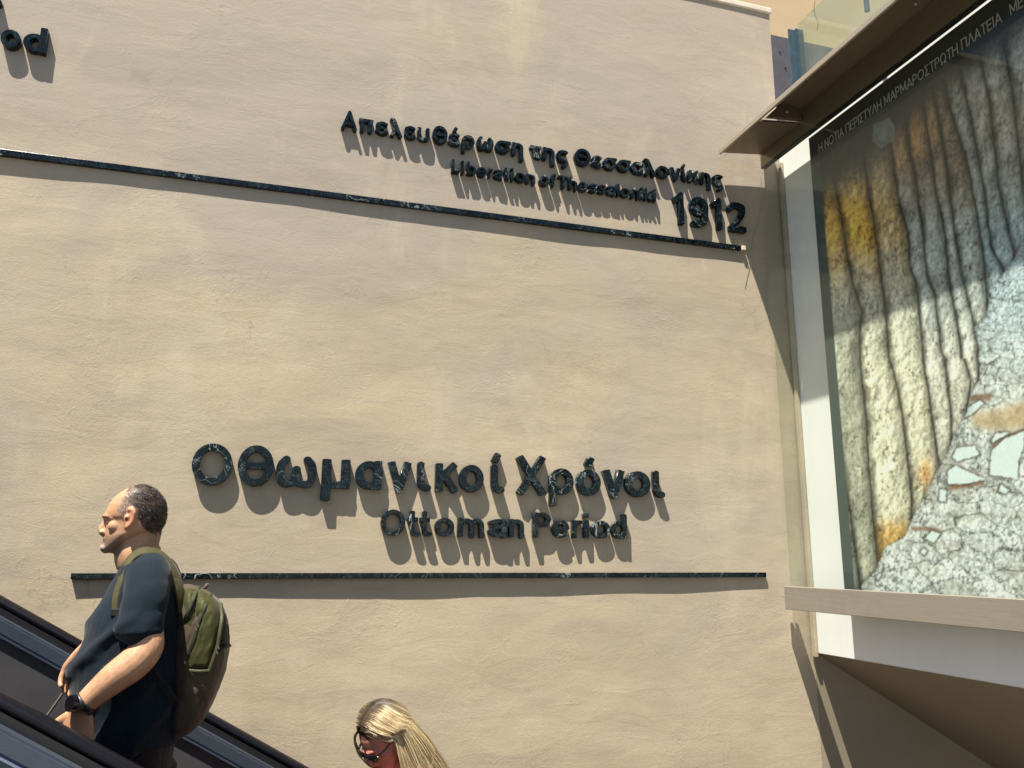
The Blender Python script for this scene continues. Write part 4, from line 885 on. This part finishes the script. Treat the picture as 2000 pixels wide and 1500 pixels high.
# trousers
bm = bmesh.new()
loft(bm, [sring(a_(f, py, 0).x, a_(b, py, 0).x, YM, w, a_(f, py, 0).z, 32, 2.3) for py, f, b, w in [(1425, 166, 343, .198), (1455, 172, 341, .199), (1490, 182, 336, .195), (1525, 200, 328, .185), (1560, 222, 318, .15)]])
for s in (-1, 1):
    tube(bm, [(hipx+.01, YM+s*.09, -.60), (hipx-.025, YM+s*.10, -.80), (hipx-.03, YM+s*.105, -1.0), (hipx+.015, YM+s*.105, -1.18), (hipx+.02, YM+s*.105, stepz+.05)], [.105, .094, .076, .070, .066], 20, 4)
me = remesh('trousers', bm, 0.008, 3); link('trousers', me, M_TROUS, man, True)
for s in (-1, 1):
    bm = bmesh.new(); tube(bm, [(hipx+.07, YM+s*.105, stepz+.042), (hipx-.02, YM+s*.11, stepz+.046), (hipx-.10, YM+s*.115, stepz+.038), (hipx-.18, YM+s*.118, stepz+.030)], [.038, .044, .042, .030], 16, 4, flat=(1.0, .9), up=(0, 0, 1))
    box(bm, hipx-.20, hipx+.095, YM+s*.112-.042, YM+s*.112+.042, stepz+.001, stepz+.016, 0.006); bmobj('shoe', bm, M_SHOE, man, True)
# watch on the near wrist
wd_ = (a_(190, 1352, -.262)-WL).normalized(); wc = WL+wd_*.004
bm = bmesh.new(); e1 = wd_.orthogonal().normalized(); e2 = wd_.cross(e1)
tube(bm, [wc+(e1*math.cos(2*math.pi*k/24)+e2*math.sin(2*math.pi*k/24))*.0325 for k in range(25)], .0095, 10, 1, flat=(1, .35), up=wd_.cross(Vector((0, 1, 0))))
wt = bmobj('watch', bm, M_BLACK, man, True)
wn_ = Vector((-.72, -.62, .12)).normalized()
bm = bmesh.new(); q = wn_.to_track_quat('Z', 'Y').to_matrix().to_4x4()
bmesh.ops.create_cone(bm, cap_ends=True, segments=28, radius1=.0225, radius2=.0205, depth=.012, matrix=Matrix.Translation(wc+wn_*.036) @ q); o = bmobj('watch_case', bm, M_LENS, wt)
# ---- rucksack
bag = empty('rucksack', tuple(a_(390, 1430, 0))); tag(bag, 'olive green rucksack with zipped pockets worn on the back of the man', 'backpack')
rows = [(1144, 350, 372, .055), (1150, 347, 392, .085), (1160, 346, 412, .105), (1175, 345, 428, .125), (1195, 345, 440, .138), (1220, 346, 447, .146), (1250, 347, 449, .150), (1280, 347, 447, .152), (1310, 345, 441, .152), (1345, 342, 428, .150), (1380, 339, 413, .143), (1405, 336, 399, .132), (1425, 334, 380, .110), (1435, 334, 358, .075)]
bm = bmesh.new()
loft(bm, [sring(a_(f, py, 0).x, a_(b, py, 0).x, YM, w, a_(f, py, 0).z, 40, 3.0) for py, f, b, w in rows])
me = remesh('bag_body', bm, 0.006, 3)
V = coords(me); me.update(); Nn = normals(me)
V = V+Nn*((fbm(V[:, 0]*13+V[:, 1]*7, V[:, 2]*9, 3, 4)-0.5)*0.014)[:, None]; me.vertices.foreach_set('co', V.ravel()); me.update()
bagb = link('bag_body', me, M_BAGBACK, bag, True)
def side_y(px, py):                                  # near flank of the bag at that place
    f = np.interp(py, [r[0] for r in rows], [r[1] for r in rows]); b = np.interp(py, [r[0] for r in rows], [r[2] for r in rows]); w = np.interp(py, [r[0] for r in rows], [r[3] for r in rows])
    u = max(-.97, min(.97, (px-(f+b)/2)/((b-f)/2))); return -w*(1-abs(u)**3)**(1/3)
def flank(px, py, out=0.004): return a_(px, py, side_y(px, py)-out)
# raised compartments: padded panels on the near flank
def padded(name, poly, out, mat, bulge=0.010):
    ins = []; P = poly; us = np.linspace(min(p[0] for p in P), max(p[0] for p in P), 36); vs = np.linspace(min(p[1] for p in P), max(p[1] for p in P), 48)
    UU, WW = np.meshgrid(us, vs); dist = np.full(UU.shape, 1e3)
    for k in range(len(P)):
        (xa, ya), (xb, yb) = P[k], P[(k+1) % len(P)]; L2 = (xb-xa)**2+(yb-ya)**2; tt = np.clip(((UU-xa)*(xb-xa)+(WW-ya)*(yb-ya))/L2, 0, 1); dist = np.minimum(dist, np.hypot(UU-xa-tt*(xb-xa), WW-ya-tt*(yb-ya)))
    sd = np.where(inpoly(P, UU, WW), dist, -dist); h = np.sqrt(np.clip(sd/11, 0, 1))*bulge+(fbm((UU+WW*.35)/9, WW/22, 7, 3)-0.5)*0.009*sst(sd, 0, 9)
    bm = bmesh.new(); vv = [[None]*36 for _ in range(48)]
    for j in range(48):
        for i in range(36):
            if sd[j, i] > -2.2: vv[j][i] = bm.verts.new(flank(UU[j, i], WW[j, i], out-0.010+h[j, i] if sd[j, i] > 0 else -0.012))
    for j in range(47):
        for i in range(35):
            q = (vv[j][i], vv[j][i+1], vv[j+1][i+1], vv[j+1][i])
            if all(q): bm.faces.new(q)
    bmesh.ops.solidify(bm, geom=bm.faces[:], thickness=0.004); return bmobj(name, bm, mat, bagb, True)
padded('side_pocket', [(390, 1150), (411, 1162), (430, 1180), (431, 1208), (424, 1258), (409, 1308), (367, 1308), (366, 1278), (381, 1234), (388, 1212), (380, 1190), (384, 1165)], 0.010, M_OLIVE, 0.016)
padded('main_panel', [(360, 1148), (384, 1147), (382, 1168), (374, 1190), (384, 1200), (378, 1226), (366, 1268), (354, 1300), (350, 1230), (356, 1190)], 0.006, M_OLIVE, 0.012)
padded('rear_pocket', [(434, 1185), (444, 1215), (448, 1240), (447, 1258), (430, 1262), (430, 1240), (434, 1210)], 0.006, M_BAGBACK, 0.010)
bm = bmesh.new(); ribbon(bm, [flank(366, 1309, .013), flank(388, 1311, .013), flank(409, 1310, .013)], [(0, -1, 0)]*3, .004, .004); bmobj('piping', bm, M_PIPING, bagb)
for pts, m_ in (([(388, 1147), (379, 1165), (373, 1180), (364, 1200), (355, 1219)], M_PIPING), ([(411, 1160), (402, 1180), (392, 1202), (386, 1217), (383, 1232), (376, 1254), (367, 1277)], M_PIPING), ([(431, 1179), (433, 1206), (429, 1235), (425, 1260), (417, 1285), (409, 1308)], M_PIPING), ([(448, 1261), (438, 1264), (428, 1270)], M_TROUS)):
    bm = bmesh.new(); ribbon(bm, [flank(p[0], p[1], .011) for p in pts], [(0, -1, 0)]*len(pts), .0052, .005); z_ = bmobj('zip', bm, m_, bagb)
    bm = bmesh.new(); ribbon(bm, [flank(p[0]+2.6, p[1]+1, .013) for p in pts], [(0, -1, 0)]*len(pts), .0022, .003); bmobj('zip_teeth', bm, M_BLACK, bagb)
for (px, py) in ((382, 1226), (386, 1219), (426, 1262), (423, 1272), (360, 1291)):
    bm = bmesh.new(); c = flank(px, py, .017); tube(bm, [c, c+Vector((.003, -.001, -.008))], .0014, 8, 1); bmobj('zip_puller', bm, M_CHROME, bagb)
bm = bmesh.new(); tube(bm, [a_(398, 1150, -.02), a_(404, 1143, -.015), a_(404, 1143, .015), a_(398, 1150, .02)], .006, 8, 4); bmobj('grab_handle', bm, M_BAGBACK, bag, True)
for s in (-1, 1):
    bm = bmesh.new(); k = -s
    P = [(356, 1195, .10), (351, 1158, .105), (338, 1122, .105), (322, 1098, .102), (303, 1083, .098), (285, 1077, .098), (268, 1082, .104), (252, 1097, .118), (243, 1120, .140), (233, 1145, .160), (227, 1170, .174), (226, 1195, .186)]
    Nm = [(.9, s*.3, .1), (.9, s*.3, .3), (.7, s*.45, .6), (.45, s*.5, .8), (.15, s*.5, .9), (0, s*.45, 1), (-.4, s*.45, .8), (-.7, s*.45, .5), (-.85, s*.5, .2), (-.85, s*.6, .1), (-.8, s*.7, 0), (-.7, s*.8, 0)]
    ribbon(bm, [a_(x, y, s*d) for x, y, d in P], Nm, [.026, .028, .029, .029, .028, .027, .025, .022, .019, .016, .013, .010], .008); bmobj('shoulder_strap', bm, M_STRAP, bag, True)
    bm = bmesh.new(); ribbon(bm, [a_(226, 1188, s*.184), a_(229, 1208, s*.196), a_(234, 1228, s*.206), a_(262, 1275, s*.214), a_(320, 1340, s*.19), a_(346, 1380, s*.12)], [(-.6, s*.8, 0)]*2+[(-.3, s, 0)]*3+[(.3, s, 0)], .010, .003); bmobj('adjuster_webbing', bm, M_TROUS, bag)
    bm = bmesh.new(); c = a_(226, 1196, s*.190); box(bm, c.x-.012, c.x+.012, c.y-.006, c.y+.006, c.z-.010, c.z+.010, .002); bmobj('buckle', bm, M_BLACK, bag)

# ---- the woman, head bowed
CW = atY(750, 1437, YM)
RW = Matrix.Rotation(math.radians(20), 3, 'Z') @ Matrix.Rotation(math.radians(-38), 3, 'Y')
SW = 0.93
def HW(zx, zy, y): return CW + RW @ Vector(((zx-660)/6*_px*SW, y*SW, -(zy-560)/6*_pz*SW))
woman = empty('person', (CW.x, YM, step_z(1))); tag(woman, 'fair haired woman in dark sunglasses looking down, lower on the escalator', 'person')
sw = step_z(1)
bm = bmesh.new(); head_shapes(bm, HW, True)
nb_ = Vector((CW.x+.075, YM, CW.z-.165))
tube(bm, [HW(790, 620, 0), HW(800, 760, 0), nb_+Vector((-.005, 0, .03)), nb_+Vector((.01, 0, -.06))], [.044, .045, .048, .07], 20, 4)
sx0 = nb_.x
wt_ = [(-.005, .05, .055, .075), (-.02, .075, .065, .12), (-.045, .09, .075, .155), (-.09, .10, .085, .165), (-.17, .11, .085, .155), (-.26, .10, .08, .14), (-.36, .09, .075, .125), (-.46, .10, .09, .15), (-.55, .105, .105, .165), (-.64, .09, .10, .15)]
loft(bm, [sring(sx0-f, sx0+b, YM, w, nb_.z+dz, 28, 2.2) for dz, f, b, w in wt_])
for s in (-1, 1):
    sh = nb_+Vector((.005, s*.145, -.045)); el = sh+Vector((.02, s*.055, -.25)); wr_ = el+Vector((-.14, -s*.02, -.17))
    tube(bm, [sh, sh+Vector((.008, s*.03, -.11)), el, (el+wr_)/2, wr_], [.045, .041, .033, .033, .023], 16, 4); hand(bm, wr_, (wr_-el).normalized(), (0, -s, -.2), s, .88, .5)
    hx = sx0+.005
    tube(bm, [(hx, YM+s*.08, nb_.z-.55), (hx-.02, YM+s*.085, nb_.z-.75), (hx-.015, YM+s*.085, (nb_.z-.75+sw)/2+.05), (hx+.03, YM+s*.085, sw+.18), (hx+.03, YM+s*.085, sw+.06)], [.085, .075, .05, .045, .035], 16, 4)
    tube(bm, [(hx+.05, YM+s*.085, sw+.04), (hx-.04, YM+s*.09, sw+.036), (hx-.13, YM+s*.095, sw+.024)], [.031, .032, .022], 12, 4, flat=(1.1, .8), up=(0, 0, 1))
me = remesh('person_body', bm, 0.0034, 2)
V = coords(me); Li = (V-np.array(CW)) @ np.array(RW)
zx = 660+Li[:, 0]/_px*6/SW; zy = 560-Li[:, 2]/_pz*6/SW; yy = np.abs(Li[:, 1])/SW; headm = (zy < 980) & (zx < 1100) & (np.linalg.norm(Li, axis=1) < .2)
nzv = fbm(V[:, 0]*60, V[:, 2]*60+V[:, 1]*40, 3, 4); skin = np.ones((len(V), 3))*np.array((0.45, 0.175, 0.125))*(0.9+0.2*nzv)[:, None]  # skin reddened to carry the red light bounced off her dress
blend(headm*np.exp(-((zy-800)/14)**2)*(yy < .024)*(zx < 395)*0.85, (0.30, 0.04, 0.04))
blend((headm & (zy < 380))*0.8, (0.05, 0.035, 0.022))
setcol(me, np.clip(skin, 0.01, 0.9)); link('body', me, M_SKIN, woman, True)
# dress top
bm = bmesh.new()
loft(bm, [sring(sx0-f-.007, sx0+b+.007, YM, w+.008, nb_.z+dz, 28, 2.2) for dz, f, b, w in wt_[3:]]+[sring(sx0-.13, sx0+.14, YM, .19, nb_.z-.85, 28, 2.2)])
for s in (-1, 1): tube(bm, [nb_+Vector((-.085, s*.09, -.10)), nb_+Vector((-.03, s*.10, -.008)), nb_+Vector((.04, s*.095, -.02)), nb_+Vector((.075, s*.085, -.10))], .011, 10, 5)
me = remesh('dress', bm, 0.006, 2); link('dress', me, M_RED, woman, True)
for s in (-1, 1):
    bm = bmesh.new(); hx = sx0+.005; tube(bm, [(hx+.06, YM+s*.085, sw+.036), (hx-.04, YM+s*.09, sw+.032), (hx-.155, YM+s*.097, sw+.022)], [.036, .038, .028], 14, 4, flat=(1.0, .8), up=(0, 0, 1)); box(bm, hx-.165, hx+.09, YM+s*.09-.036, YM+s*.09+.036, sw+.001, sw+.014, .005); bmobj('shoe', bm, M_SHOE, woman, True)
# sunglasses
bm = bmesh.new()
for s in (-1, 1):
    lens = [HW(308, 560, s*.010), HW(312, 548, s*.034), HW(338, 556, s*.064), HW(336, 605, s*.062), HW(318, 645, s*.040), HW(306, 637, s*.018), HW(304, 596, s*.010)]
    q = catmull(lens+[lens[0]], 4)[:-1]; off = RW @ Vector((-.004, 0, 0)); c = sum((Vector(p) for p in q), Vector())/len(q)
    a = [bm.verts.new(Vector(p)) for p in q]; b = [bm.verts.new(Vector(p)+off) for p in q]; c2 = bm.verts.new(c+off*1.9); c1 = bm.verts.new(c)
    for k in range(len(q)):
        k2 = (k+1) % len(q); bm.faces.new((a[k], a[k2], b[k2], b[k])); bm.faces.new((b[k], b[k2], c2)); bm.faces.new((a[k2], a[k], c1))
sg = bmobj('sunglasses', bm, M_LENS, woman, True)
bm = bmesh.new()
for s in (-1, 1):
    q = [HW(308, 560, s*.010), HW(312, 546, s*.034), HW(340, 554, s*.066), HW(338, 605, s*.064), HW(318, 647, s*.040), HW(306, 639, s*.018), HW(304, 596, s*.010), HW(308, 560, s*.010)]
    tube(bm, q, .0024, 8, 3)
    tube(bm, [HW(340, 560, s*.066), HW(440, 548, s*.079), HW(560, 535, s*.083), HW(660, 540, s*.088), HW(690, 580, s*.086)], [.0042, .0036, .003, .0028, .002], 8, 3)
tube(bm, [HW(308, 566, -.011), HW(302, 558, 0), HW(308, 566, .011)], .0026, 8, 3)
bmobj('frame', bm, M_LENS, sg, True)
bm = bmesh.new(); ball(bm, HW(342, 562, -.0715), .003, 1, 1, 1, 10); bmobj('rivet', bm, M_CHROME, sg)
# her hair: a cap close to the skull and several hundred long locks
CAP = [(140, 650, 800, .03), (165, 560, 890, .058), (215, 480, 960, .074), (280, 430, 1020, .083), (360, 400, 1062, .089), (450, 480, 1085, .092), (540, 600, 1090, .093), (640, 660, 1080, .092), (760, 700, 1060, .086)]
def cap_y(zx, zy):
    zs = [r[0] for r in CAP]; f = np.interp(zy, zs, [r[1] for r in CAP]); b = np.interp(zy, zs, [r[2] for r in CAP]); w = np.interp(zy, zs, [r[3] for r in CAP])
    u = (zx-(f+b)/2)/((b-f)/2); return float(w*math.sqrt(max(0, 1-u*u)))
def cap_back(zy, y):
    r = [np.interp(zy, [q[0] for q in CAP], [q[k] for q in CAP]) for k in (1, 2, 3)]; u = min(1, abs(y)/r[2])
    return float((r[0]+r[1])/2+(r[1]-r[0])/2*math.sqrt(1-u*u))
def cap_top(zx):
    for zy in range(132, 420, 3):
        r = [np.interp(zy, [q[0] for q in CAP], [q[k] for q in CAP]) for k in (1, 2)]
        if r[0] <= zx <= r[1] and zy >= 140: return zy
    return 400
bm = bmesh.new(); Rr = []
for zy_, f, b, w in CAP:
    ring = []; c, a = (f+b)/2, (b-f)/2
    for k in range(30):
        t = 2*math.pi*k/30; ring.append(HW(c+a*math.cos(t), zy_, w*math.sin(t)))
    Rr.append(ring)
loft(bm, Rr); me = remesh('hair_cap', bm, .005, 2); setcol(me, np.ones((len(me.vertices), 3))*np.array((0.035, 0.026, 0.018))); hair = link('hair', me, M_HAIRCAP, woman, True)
verts, facs, cols = [], [], []
def lock(P, r, c0, c1, root=0.12):
    q = catmull(P, 3); n = 4; base = len(verts); m_ = len(q); prev = None
    for i in range(m_):
        t = (Vector(q[min(i+1, m_-1)])-Vector(q[max(i-1, 0)])).normalized(); a = t.orthogonal().normalized() if prev is None else (prev-t*prev.dot(t)).normalized(); prev = a; b = t.cross(a)
        f = i/(m_-1); rr = r*(0.55+0.9*math.sin(math.pi*min(1, f*0.85+0.12)))*(1-0.75*max(0, f-0.75)/0.25); k_ = min(1, max(0, (f-root*0.5)/root))
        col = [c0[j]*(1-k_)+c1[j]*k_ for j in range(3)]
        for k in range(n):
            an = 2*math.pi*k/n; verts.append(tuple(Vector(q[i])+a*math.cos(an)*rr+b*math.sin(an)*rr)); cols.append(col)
    for i in range(m_-1):
        for k in range(n): facs.append((base+i*n+k, base+i*n+(k+1) % n, base+(i+1)*n+(k+1) % n, base+(i+1)*n+k))
R_ = lambda a, b: random.uniform(a, b)
def blonde():
    k = random.random(); c = (0.43, 0.325, 0.175) if k < 0.45 else ((0.25, 0.18, 0.092) if k < 0.80 else (0.56, 0.46, 0.28)); g = R_(.8, 1.15); return tuple(q*g for q in c)
down = lambda p, dx, dy, dz: Vector((p.x+dx, p.y+dy, p.z+dz))
for i in range(2000):
    s = -1 if i < 1450 else 1; u = random.random()
    zx0 = 425+420*u; t0 = cap_top(zx0); lift = R_(.001, .007); e = [zx0, t0]
    zxe = 640+350*u+R_(-25, 25); zye = 560+R_(-30, 30); bulge = -30*(1-u)
    P = [HW(zx0, t0-3, s*R_(.0, .006))]
    for f in (.03, .08, .16, .28, .45, .7, 1.0):
        zx = zx0+(zxe-zx0)*f**1.25+bulge*math.sin(math.pi*f)*0.5; zy = t0+(zye-t0)*(f**.92)
        P.append(HW(zx, zy, s*(max(cap_y(zx, zy), float(.080*sst(np.float64(zx), 430, 560)) if zy > 330 else .0)+lift+.007*float(sst(np.float64(zx), 560, 640)*sst(np.float64(zy), 380, 460)))))
    q = P[-1]
    p4 = down(q, .030+.035*u+R_(-.008, .008), -s*.004, -.075-R_(0, .02)); p5 = down(p4, .035+.02*u+R_(-.015, .015), s*R_(-.01, .015), -.10); p6 = down(p5, .01+R_(-.02, .02), s*R_(-.01, .01), -.12-R_(0, .05))
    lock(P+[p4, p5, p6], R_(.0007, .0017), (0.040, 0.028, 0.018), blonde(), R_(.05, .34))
for i in range(700):                                       # back of the head, from the crown
    an = R_(-1.08, 1.08); l_ = R_(.001, .006); p0 = HW(760+R_(-50, 60), 139, .02*an); p1 = HW(cap_back(200, .055*an)+l_*3000, 196, .055*an); p2 = HW(cap_back(330, .076*an)+l_*3000, 330, .076*an); p3 = HW(cap_back(520, .084*an)+l_*3000, 520, .086*an)
    p4 = down(p3, .02, 0, -.10); p5 = down(p4, .0+R_(-.02, .02), 0, -.13)
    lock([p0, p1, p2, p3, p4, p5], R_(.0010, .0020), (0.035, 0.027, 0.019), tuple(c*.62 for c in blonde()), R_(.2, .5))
for i in range(130):                                        # the far side lock that falls past the brow
    zx0 = R_(425, 470); p0 = HW(zx0, R_(225, 260), .006); p1 = HW(385, 370+R_(-10, 10), .050+R_(0, .008)); p2 = HW(355+R_(-12, 12), 520, .073+R_(0, .01)); p3 = HW(330+R_(-15, 15), 680, .074+R_(-.005, .01)); p4 = HW(340+R_(-20, 30), 830, .060); p5 = HW(400+R_(-20, 30), 940, .055)
    lock([p0, p1, p2, p3, p4, p5], R_(.0009, .0018), (0.045, 0.032, 0.02), blonde(), .06)
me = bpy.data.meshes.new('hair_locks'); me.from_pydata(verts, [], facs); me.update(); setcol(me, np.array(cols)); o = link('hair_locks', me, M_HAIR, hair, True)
